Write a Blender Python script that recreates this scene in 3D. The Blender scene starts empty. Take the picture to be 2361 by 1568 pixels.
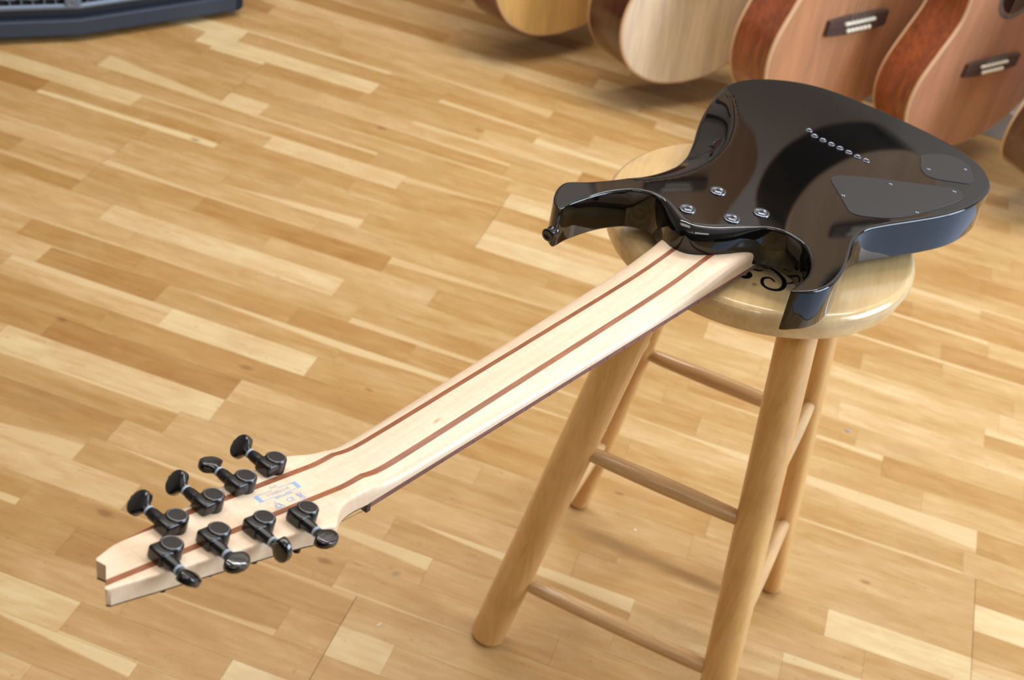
import bpy, bmesh, math, random
from mathutils import Vector, Matrix, noise
from mathutils.geometry import delaunay_2d_cdt
PI = math.pi
S = bpy.context.scene
C = S.collection
# ---------------------------------------------------------------- camera
cam_d = bpy.data.cameras.new('camera'); cam = bpy.data.objects.new('camera', cam_d); C.objects.link(cam)
cam_d.sensor_width = 36.0; cam_d.sensor_fit = 'HORIZONTAL'
cam_d.lens = 3099.214 / 2361 * 36.0
cam_d.clip_start = 0.02; cam_d.clip_end = 60
cam.matrix_world = (Matrix.Translation((0.00241, -1.25378, 1.34778)) @ Matrix.Rotation(0.18917, 4, 'Z')
                    @ Matrix.Rotation(0.91837, 4, 'X') @ Matrix.Rotation(0.20041, 4, 'Z'))
cam_d.dof.use_dof = True; cam_d.dof.focus_distance = 1.13; cam_d.dof.aperture_fstop = 9.0
S.camera = cam
# ---------------------------------------------------------------- world, lights, exposure
w = bpy.data.worlds.new('world'); S.world = w; w.use_nodes = True
w.node_tree.nodes['Background'].inputs[0].default_value = (0.92, 0.95, 1.0, 1)
w.node_tree.nodes['Background'].inputs[1].default_value = 0.75
S.view_settings.view_transform = 'Standard'; S.view_settings.look = 'None'
S.view_settings.gamma = 1.0; S.view_settings.use_curve_mapping = False
S.view_settings.exposure = -0.36

def area_light(name, loc, target, sx, sy, power, col):
    l = bpy.data.lights.new(name, 'AREA'); l.shape = 'RECTANGLE'; l.size = sx; l.size_y = sy
    l.energy = power; l.color = col
    o = bpy.data.objects.new(name, l); C.objects.link(o); o.location = loc
    o.rotation_euler = (Vector(target) - Vector(loc)).to_track_quat('-Z', 'Y').to_euler()
    return o
area_light('window_daylight', (2.75, 0.35, 1.5), (0.2, 0.2, 0.6), 1.8, 1.6, 118, (0.68, 0.83, 1.0))
area_light('ceiling_light', (1.05, -1.75, 2.95), (0.1, 0.0, 0.4), 1.3, 0.9, 32, (1.0, 0.98, 0.95))
area_light('ceiling_light', (-1.3, -0.3, 2.95), (-1.3, -0.3, 0), 1.6, 0.9, 26, (1.0, 0.98, 0.95))
area_light('ceiling_light', (0.6, 0.5, 2.95), (0.6, 0.5, 0), 1.6, 0.5, 4, (1.0, 0.98, 0.95))
area_light('wall_wash_light', (0.0, 1.0, 2.9), (0.0, 1.70, 1.6), 3.2, 0.12, 100, (1.0, 0.97, 0.94))
SPOTS = [(-1.1, -2.3, 2.8), (-0.55, -2.45, 2.8), (0.0, -2.2, 2.8), (-0.3, -3.0, 2.8), (0.35, -2.8, 2.8), (0.9, -3.1, 2.8), (-0.9, -3.2, 2.8)]
for p in SPOTS:
    l = bpy.data.lights.new('spot_lamp', 'POINT'); l.energy = 3.0; l.shadow_soft_size = 0.02; l.color = (1, .93, .82)
    o = bpy.data.objects.new('spot_lamp', l); C.objects.link(o); o.location = p
# ---------------------------------------------------------------- helpers
def link(name, me, parent=None, mats=(), smooth=False):
    o = bpy.data.objects.new(name, me); C.objects.link(o)
    if parent is not None: o.parent = parent
    for m in mats: me.materials.append(m)
    if smooth:
        for p in me.polygons: p.use_smooth = True
    return o
def bobj(name, bm, mat, parent=None, smooth=False, sharp=None):
    me = bpy.data.meshes.new(name)
    bmesh.ops.recalc_face_normals(bm, faces=bm.faces)
    bm.to_mesh(me); bm.free()
    o = link(name, me, parent, mat if isinstance(mat, (list, tuple)) else (mat,), smooth)
    if sharp is not None: me.set_sharp_from_angle(angle=math.radians(sharp))
    return o
def tag(o, label, cat=None, group=None, kind=None):
    if label: o['label'] = label
    if cat: o['category'] = cat
    if group: o['group'] = group
    if kind: o['kind'] = kind
    return o
def empty(name, mat, label, cat, group=None):
    o = bpy.data.objects.new(name, None); C.objects.link(o); o.matrix_world = mat; o.empty_display_size = .05
    return tag(o, label, cat, group)
def box(bm, x0, x1, y0, y1, z0, z1, M=None, bev=0, seg=2):
    r = bmesh.ops.create_cube(bm, size=1)
    vs = r['verts']
    for v in vs:
        v.co = Vector((x0 + (v.co.x + .5) * (x1 - x0), y0 + (v.co.y + .5) * (y1 - y0), z0 + (v.co.z + .5) * (z1 - z0)))
    if bev:
        es = list({e for v in vs for e in v.link_edges})
        q = bmesh.ops.bevel(bm, geom=es, offset=bev, segments=seg, affect='EDGES', profile=.5)
        vs = list({v for v in q['verts']} | {v for v in vs if v.is_valid})
    if M is not None:
        for v in vs: v.co = M @ v.co
    return vs
def lathe(bm, prof, n=32, M=None, cap=True):
    """prof: list of (r, z)"""
    rings = []
    for r, z in prof:
        rings.append([bm.verts.new((r * math.cos(2 * PI * i / n), r * math.sin(2 * PI * i / n), z)) for i in range(n)])
    for a, b in zip(rings[:-1], rings[1:]):
        for i in range(n):
            bm.faces.new((a[i], a[(i + 1) % n], b[(i + 1) % n], b[i]))
    if cap:
        bm.faces.new(rings[0][::-1]); bm.faces.new(rings[-1])
    if M is not None:
        for rg in rings:
            for v in rg: v.co = M @ v.co
    return rings
def axis_matrix(P, Q):
    P, Q = Vector(P), Vector(Q); d = (Q - P)
    return Matrix.Translation(P) @ d.to_track_quat('Z', 'Y').to_matrix().to_4x4(), d.length
def rod(bm, P, Q, r, n=24, r2=None, round0=0, round1=0):
    M, L = axis_matrix(P, Q); r2 = r if r2 is None else r2
    prof = []
    if round0:
        for k in range(5): a = k / 4 * PI / 2; prof.append((max(r - round0 + round0 * math.sin(a), 1e-4), round0 - round0 * math.cos(a)))
    else: prof.append((r, 0))
    if round1:
        for k in range(5): a = k / 4 * PI / 2; prof.append((max(r2 - round1 + round1 * math.cos(a), 1e-4), L - round1 + round1 * math.sin(a)))
    else: prof.append((r2, L))
    lathe(bm, prof, n, M)
def catmull(pts, per=8, closed=True):
    n = len(pts); out = []
    for i in range(n if closed else n - 1):
        p = [Vector(pts[(i + k) % n]) if closed else Vector(pts[min(max(i + k, 0), n - 1)]) for k in (-1, 0, 1, 2)]
        for s in range(per):
            u = s / per
            out.append(.5 * ((2 * p[1]) + (-p[0] + p[2]) * u + (2 * p[0] - 5 * p[1] + 4 * p[2] - p[3]) * u * u + (-p[0] + 3 * p[1] - 3 * p[2] + p[3]) * u ** 3))
    if not closed: out.append(Vector(pts[-1]))
    return out
def resample(pts, n, closed=True):
    P = [Vector(p) for p in pts]
    if closed: P = P + [P[0]]
    L = [0]
    for a, b in zip(P[:-1], P[1:]): L.append(L[-1] + (b - a).length)
    out = []; j = 0; m = n if closed else n - 1
    for i in range(n):
        t = L[-1] * i / m
        while j < len(L) - 2 and L[j + 1] < t: j += 1
        u = (t - L[j]) / max(L[j + 1] - L[j], 1e-9)
        out.append(P[j].lerp(P[j + 1], min(u, 1)))
    return out
def interp(x, tab):
    if x <= tab[0][0]: return tab[0][1]
    for (a, fa), (b, fb) in zip(tab[:-1], tab[1:]):
        if x <= b: return fa + (fb - fa) * (x - a) / (b - a)
    return tab[-1][1]
def sinterp(x, tab):
    """cubic (Catmull-Rom) interpolation of a table"""
    n = len(tab)
    if x <= tab[0][0]: return tab[0][1]
    if x >= tab[-1][0]: return tab[-1][1]
    for i in range(n - 1):
        if x <= tab[i + 1][0]: break
    x0, y0 = tab[i]; x1, y1 = tab[i + 1]; h = x1 - x0; u = (x - x0) / h
    m0 = ((y1 - tab[i - 1][1]) / (x1 - tab[i - 1][0])) if i > 0 else (y1 - y0) / h
    m1 = ((tab[i + 2][1] - y0) / (tab[i + 2][0] - x0)) if i < n - 2 else (y1 - y0) / h
    return (2 * u ** 3 - 3 * u * u + 1) * y0 + (u ** 3 - 2 * u * u + u) * h * m0 + (-2 * u ** 3 + 3 * u * u) * y1 + (u ** 3 - u * u) * h * m1
# ---------------------------------------------------------------- materials
def srgb(r, g, b):
    f = lambda c: (c / 255 / 12.92) if c / 255 <= .04045 else ((c / 255 + .055) / 1.055) ** 2.4
    return (f(r), f(g), f(b), 1)
def new_mat(name):
    m = bpy.data.materials.new(name); m.use_nodes = True
    return m, m.node_tree.nodes, m.node_tree.links, m.node_tree.nodes['Principled BSDF']
def plain(name, col, rough=.5, metal=0, coat=0, spec=.5, bump=0, bscale=400):
    m, N, L, b = new_mat(name)
    b.inputs['Base Color'].default_value = col; b.inputs['Roughness'].default_value = rough
    b.inputs['Metallic'].default_value = metal; b.inputs['Coat Weight'].default_value = coat
    b.inputs['Coat Roughness'].default_value = .06; b.inputs['Specular IOR Level'].default_value = spec
    if bump:
        n = N.new('ShaderNodeTexNoise'); n.inputs['Scale'].default_value = bscale; n.inputs['Detail'].default_value = 3
        c = N.new('ShaderNodeTexCoord'); L.new(c.outputs['Object'], n.inputs['Vector'])
        bp = N.new('ShaderNodeBump'); bp.inputs['Strength'].default_value = bump; bp.inputs['Distance'].default_value = .001
        L.new(n.outputs['Fac'], bp.inputs['Height']); L.new(bp.outputs['Normal'], b.inputs['Normal'])
    return m
def mixc(N, L, fac, a, b, blend='MIX'):
    x = N.new('ShaderNodeMix'); x.data_type = 'RGBA'; x.blend_type = blend
    for sock, v in ((x.inputs[0], fac), (x.inputs[6], a), (x.inputs[7], b)):
        if hasattr(v, 'is_linked') or hasattr(v, 'links'): L.new(v, sock)
        else: sock.default_value = v
    return x.outputs[2]
def mth(N, L, op, *a):
    x = N.new('ShaderNodeMath'); x.operation = op
    for i, v in enumerate(a):
        if hasattr(v, 'links'): L.new(v, x.inputs[i])
        else: x.inputs[i].default_value = v
    return x.outputs[0]
def mapr(N, L, v, a, b, c=0., d=1., smooth=True):
    x = N.new('ShaderNodeMapRange'); x.interpolation_type = 'SMOOTHSTEP' if smooth else 'LINEAR'
    L.new(v, x.inputs[0])
    for i, q in enumerate((a, b, c, d)): x.inputs[i + 1].default_value = q
    return x.outputs[0]
def wood(name, c1, c2, rough=.35, axis=0, stretch=18, scale=30, coat=0, ring=.35, bump=.15, blotch=None, spec=.5):
    """straight-grained wood, grain along the given object axis"""
    m, N, L, b = new_mat(name)
    tc = N.new('ShaderNodeTexCoord'); mp = N.new('ShaderNodeMapping'); L.new(tc.outputs['Object'], mp.inputs[0])
    s = [scale] * 3; s[axis] = scale / stretch; mp.inputs['Scale'].default_value = s
    n1 = N.new('ShaderNodeTexNoise'); n1.inputs['Scale'].default_value = 1; n1.inputs['Detail'].default_value = 6; n1.inputs['Distortion'].default_value = .6
    L.new(mp.outputs[0], n1.inputs[0])
    mp2 = N.new('ShaderNodeMapping'); L.new(tc.outputs['Object'], mp2.inputs[0]); s2 = [scale * 9] * 3; s2[axis] = scale * 9 / (stretch * 1.4); mp2.inputs['Scale'].default_value = s2
    n2 = N.new('ShaderNodeTexNoise'); n2.inputs['Scale'].default_value = 1; n2.inputs['Detail'].default_value = 3; L.new(mp2.outputs[0], n2.inputs[0])
    f = mth(N, L, 'ADD', mth(N, L, 'MULTIPLY', mapr(N, L, n1.outputs['Fac'], .3, .7), 1 - ring), mth(N, L, 'MULTIPLY', mapr(N, L, n2.outputs['Fac'], .3, .7), ring))
    col = mixc(N, L, f, c1, c2)
    if blotch:
        n3 = N.new('ShaderNodeTexNoise'); n3.inputs['Scale'].default_value = blotch[1]; n3.inputs['Detail'].default_value = 5; L.new(tc.outputs['Object'], n3.inputs[0])
        col = mixc(N, L, mth(N, L, 'MULTIPLY', mapr(N, L, n3.outputs['Fac'], .5, .75), blotch[2]), col, blotch[0])
    L.new(col, b.inputs['Base Color'])
    b.inputs['Roughness'].default_value = rough; b.inputs['Coat Weight'].default_value = coat; b.inputs['Coat Roughness'].default_value = .12
    b.inputs['Specular IOR Level'].default_value = spec
    if bump:
        bp = N.new('ShaderNodeBump'); bp.inputs['Strength'].default_value = bump; bp.inputs['Distance'].default_value = .0006
        L.new(n2.outputs['Fac'], bp.inputs['Height']); L.new(bp.outputs['Normal'], b.inputs['Normal'])
    return m
M_black = plain('black_lacquer', (.0030, .0029, .0030, 1), .03, coat=0, spec=.6)
M_satin_black = plain('satin_black_metal', (.004, .004, .005, 1), .24, coat=.15)
M_cap = plain('tuner_cap', (.012, .010, .010, 1), .4)
M_knob = plain('gloss_black_metal', (.006, .006, .007, 1), .12, coat=.8)
M_plate = plain('matt_black_plastic', (.014, .014, .016, 1), .45, bump=.1, bscale=1500)
M_chrome = plain('dark_chrome', (.20, .22, .26, 1), .22, metal=1)
M_fret = plain('aged_fret', (.10, .085, .075, 1), .5, metal=.2)
M_steel = plain('steel', (.62, .63, .65, 1), .25, metal=1)
M_washer = plain('white_nylon', srgb(160, 172, 182), .45)
M_hole = plain('dark_hole', (.002, .002, .002, 1), .8)
M_print = plain('blue_print', srgb(146, 178, 222), .5)
M_printg = plain('grey_print', srgb(184, 190, 200), .5)
M_maple = wood('maple', srgb(244, 221, 194), srgb(232, 203, 172), .32, 0, 10, 26, ring=.45, bump=.05)
m = M_maple; N, L = m.node_tree.nodes, m.node_tree.links; b = N['Principled BSDF']
tc = N.new('ShaderNodeTexCoord'); mp = N.new('ShaderNodeMapping'); mp.vector_type = 'TEXTURE'
mp.inputs['Location'].default_value = (.6318, .0051, -.0335); mp.inputs['Scale'].default_value = (.0062, .0022, .02); mp.inputs['Rotation'].default_value = (0, 0, .12)
L.new(tc.outputs['Object'], mp.inputs[0]); vl = N.new('ShaderNodeVectorMath'); vl.operation = 'LENGTH'; L.new(mp.outputs[0], vl.inputs[0])
fk = mapr(N, L, vl.outputs['Value'], 1.0, .25)
ng = N.new('ShaderNodeTexNoise'); ng.inputs['Scale'].default_value = 1; mg = N.new('ShaderNodeMapping'); mg.inputs['Scale'].default_value = (420, 60, 60)
L.new(tc.outputs['Object'], mg.inputs[0]); L.new(mg.outputs[0], ng.inputs[0])
src = b.inputs['Base Color'].links[0].from_socket
c0 = mixc(N, L, mth(N, L, 'MULTIPLY', mapr(N, L, ng.outputs['Fac'], .45, .7), .14), src, srgb(206, 160, 110))
L.new(mixc(N, L, mth(N, L, 'MULTIPLY', fk, .55), c0, srgb(176, 112, 60)), b.inputs['Base Color'])
M_walnut = wood('walnut_stripe', srgb(166, 100, 62), srgb(128, 72, 42), .4, 0, 8, 60, ring=.6, bump=.05)
M_rose = wood('rosewood', srgb(146, 102, 88), srgb(106, 70, 60), .5, 0, 8, 60, ring=.5, bump=.2)
M_print_black = plain('black_print', (.006, .006, .006, 1), .35)
# ---------------------------------------------------------------- the room
PIT, OFF = .05245, -.13644
WALL_Y = 1.78
def box_obj(name, x0, x1, y0, y1, z0, z1, mat, parent=None, bev=0, kind='structure'):
    bm = bmesh.new(); box(bm, x0, x1, y0, y1, z0, z1, bev=bev); o = bobj(name, bm, mat, parent)
    if kind and parent is None: o['kind'] = kind
    return o
M_wall = plain('grey_wall_paint', srgb(178, 172, 166), .8, bump=.2, bscale=120)
M_ceil = plain('white_ceiling', srgb(225, 222, 215), .9)
M_trimw = plain('grey_trim', srgb(150, 146, 142), .6)
M_joint = plain('joint_filler', srgb(110, 84, 62), .8)
floor = box_obj('floor', -3.7, 2.75, -3.65, WALL_Y, -.03, -.0035, M_joint)
wall_back = box_obj('wall_back', -3.7, 2.75, WALL_Y, WALL_Y + .1, -.03, 3.0, M_wall)
bb = box_obj('baseboard_back', -3.7, 2.75, WALL_Y - .014, WALL_Y, .0, .07, M_trimw, bev=.003)
# right wall with a wide window
bm = bmesh.new()
X0, X1 = 2.75, 2.87
box(bm, X0, X1, -3.65, 1.78, -.03, .55); box(bm, X0, X1, -3.65, 1.78, 2.5, 3.0)
box(bm, X0, X1, 1.25, 1.78, .55, 2.5); box(bm, X0, X1, -3.65, -1.6, .55, 2.5)
o = bobj('wall_right', bm, M_wall); o['kind'] = 'structure'
ceil = box_obj('ceiling', -3.7, 2.87, -3.65, 1.88, 3.0, 3.1, M_ceil)
wf = bpy.data.objects.new('window_1', None); C.objects.link(wf); wf.location = (2.8, -.18, 1.5); wf['kind'] = 'structure'
for nm, (a, b_, c_, d_) in (('window_frame', (-1.42, 1.43, -.95, -.89)), ('window_frame', (-1.42, 1.43, .94, 1.0)), ('window_frame', (-1.42, -1.36, -.95, 1.0)), ('window_frame', (1.37, 1.43, -.95, 1.0)), ('mullion', (-.46, -.41, -.9, .95)), ('mullion', (.41, .46, -.9, .95))):
    bm = bmesh.new(); box(bm, -.03, .03, a, b_, c_, d_, bev=.004); bobj(nm, bm, M_ceil, wf)
wl = box_obj('wall_left', -3.8, -3.69, -3.65, WALL_Y, -.03, 3.0, M_wall)
wr = box_obj('wall_front', -3.7, 2.75, -3.75, -3.65, -.03, 3.0, plain('dark_wall_paint', srgb(96, 92, 90), .8))
tr = box_obj('trim_1', -3.7, 2.75, WALL_Y - .02, WALL_Y, 1.285, 1.315, plain('dark_rail', srgb(40, 38, 38), .5), bev=.004)
# ---- parquet: strips laid in rows, each strip a plank of its own
mp_, N, L, b = new_mat('oak_parquet')
a1 = N.new('ShaderNodeAttribute'); a1.attribute_name = 'info'; s1 = N.new('ShaderNodeSeparateColor'); L.new(a1.outputs['Color'], s1.inputs[0])
a2 = N.new('ShaderNodeAttribute'); a2.attribute_name = 'band'; s2 = N.new('ShaderNodeSeparateColor'); L.new(a2.outputs['Color'], s2.inputs[0])
tone, seed, bside = s1.outputs[0], s1.outputs[1], s1.outputs[2]
w0, w1, btone = s2.outputs[0], s2.outputs[1], s2.outputs[2]
uv = N.new('ShaderNodeUVMap'); su = N.new('ShaderNodeSeparateXYZ'); L.new(uv.outputs[0], su.inputs[0])
tc = N.new('ShaderNodeTexCoord')
off = N.new('ShaderNodeCombineXYZ'); L.new(mth(N, L, 'MULTIPLY', seed, 37.), off.inputs[0]); L.new(mth(N, L, 'MULTIPLY', seed, 91.), off.inputs[1]); L.new(mth(N, L, 'MULTIPLY', seed, 53.), off.inputs[2])
va = N.new('ShaderNodeVectorMath'); va.operation = 'ADD'; L.new(tc.outputs['Object'], va.inputs[0]); L.new(off.outputs[0], va.inputs[1])
def ns(sx, sy, sz, det=4, dist=0.):
    mpn = N.new('ShaderNodeMapping'); mpn.inputs['Scale'].default_value = (sx, sy, sz); L.new(va.outputs[0], mpn.inputs[0])
    n = N.new('ShaderNodeTexNoise'); n.inputs['Scale'].default_value = 1; n.inputs['Detail'].default_value = det; n.inputs['Distortion'].default_value = dist
    L.new(mpn.outputs[0], n.inputs[0]); return n.outputs['Fac']
cloud = ns(3.5, 16, 3, 3, .8); fine = ns(14, 170, 10, 4, .3); flow = ns(5, 42, 5, 3, 1.6); speck = ns(90, 190, 60, 2)
# light sapwood edge with a wandering boundary
wid = mth(N, L, 'ADD', mth(N, L, 'MULTIPLY', w0, mth(N, L, 'SUBTRACT', 1., su.outputs[0])), mth(N, L, 'MULTIPLY', w1, su.outputs[0]))
vv = mth(N, L, 'ABSOLUTE', mth(N, L, 'SUBTRACT', bside, su.outputs[1]))
wav = mth(N, L, 'MULTIPLY', mth(N, L, 'SUBTRACT', ns(4, 4, 4, 2), .5), .28)
sap = mapr(N, L, mth(N, L, 'SUBTRACT', mth(N, L, 'ADD', wid, mth(N, L, 'MULTIPLY', wav, mapr(N, L, wid, .02, .15))), vv), -.04, .05)
sap = mth(N, L, 'MULTIPLY', sap, mapr(N, L, wid, .01, .04))
t = mth(N, L, 'ADD', tone, mth(N, L, 'MULTIPLY', mth(N, L, 'SUBTRACT', cloud, .5), .5))
t = mth(N, L, 'ADD', t, mth(N, L, 'MULTIPLY', mth(N, L, 'SUBTRACT', flow, .5), .45))
t = mth(N, L, 'ADD', t, mth(N, L, 'MULTIPLY', mth(N, L, 'SUBTRACT', fine, .5), .32))
t = mth(N, L, 'ADD', t, mth(N, L, 'MULTIPLY', mth(N, L, 'SUBTRACT', ns(22, 48, 20, 5, .5), .5), .36))
mx = N.new('ShaderNodeMix'); L.new(sap, mx.inputs[0]); L.new(t, mx.inputs[2])
bt = mth(N, L, 'ADD', btone, mth(N, L, 'MULTIPLY', mth(N, L, 'SUBTRACT', fine, .5), .25)); L.new(bt, mx.inputs[3])
cr = N.new('ShaderNodeValToRGB'); L.new(mx.outputs[0], cr.inputs[0]); e = cr.color_ramp.elements
e[0].position = 0; e[0].color = srgb(158, 113, 58); e[1].position = 1; e[1].color = srgb(216, 192, 146)
q = e.new(.35); q.color = srgb(178, 138, 84); q = e.new(.65); q.color = srgb(196, 161, 111)
dark = mapr(N, L, speck, .68, .76)
mott = mapr(N, L, ns(7, 9, 7, 4), .58, .8)
col = mixc(N, L, mth(N, L, 'MULTIPLY', mott, .34), cr.outputs[0], srgb(170, 140, 98))
col = mixc(N, L, mth(N, L, 'MULTIPLY', dark, .4), col, srgb(120, 88, 54))
spot = mapr(N, L, ns(26, 34, 26, 2), .74, .80)
col = mixc(N, L, mth(N, L, 'MULTIPLY', spot, .45), col, srgb(120, 104, 92))
for kx, ky, ks in ((-.701, -.1511, 1.), (-.7781, 1.0047, .9), (-.6747, .2069, .9), (-.972, .1752, .8), (-1.0608, .763, .8), (.2944, .2007, .6), (-.4878, .2484, .6), (-.075, .2098, .6), (-.4072, -.0996, .9), (-.6044, 1.1106, .8)):
    mk = N.new('ShaderNodeMapping'); mk.vector_type = 'TEXTURE'; mk.inputs['Location'].default_value = (kx, ky, 0); mk.inputs['Scale'].default_value = (.017 * ks, .0085 * ks, 1)
    L.new(tc.outputs['Object'], mk.inputs[0]); vl = N.new('ShaderNodeVectorMath'); vl.operation = 'LENGTH'; L.new(mk.outputs[0], vl.inputs[0])
    dv = mth(N, L, 'ADD', vl.outputs['Value'], mth(N, L, 'MULTIPLY', mth(N, L, 'SUBTRACT', speck, .5), .7))
    col = mixc(N, L, mth(N, L, 'MULTIPLY', mapr(N, L, dv, 1.0, .3), .4 + .25 * ks), col, srgb(126, 82, 44))
L.new(col, b.inputs['Base Color'])
b.inputs['Specular IOR Level'].default_value = .45
rg = mapr(N, L, ns(6, 6, 6, 4), .3, .7, .26, .38); L.new(rg, b.inputs['Roughness'])
bp = N.new('ShaderNodeBump'); bp.inputs['Strength'].default_value = .12; bp.inputs['Distance'].default_value = .0008; L.new(fine, bp.inputs['Height']); L.new(bp.outputs[0], b.inputs['Normal'])
M_floor = mp_
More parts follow.
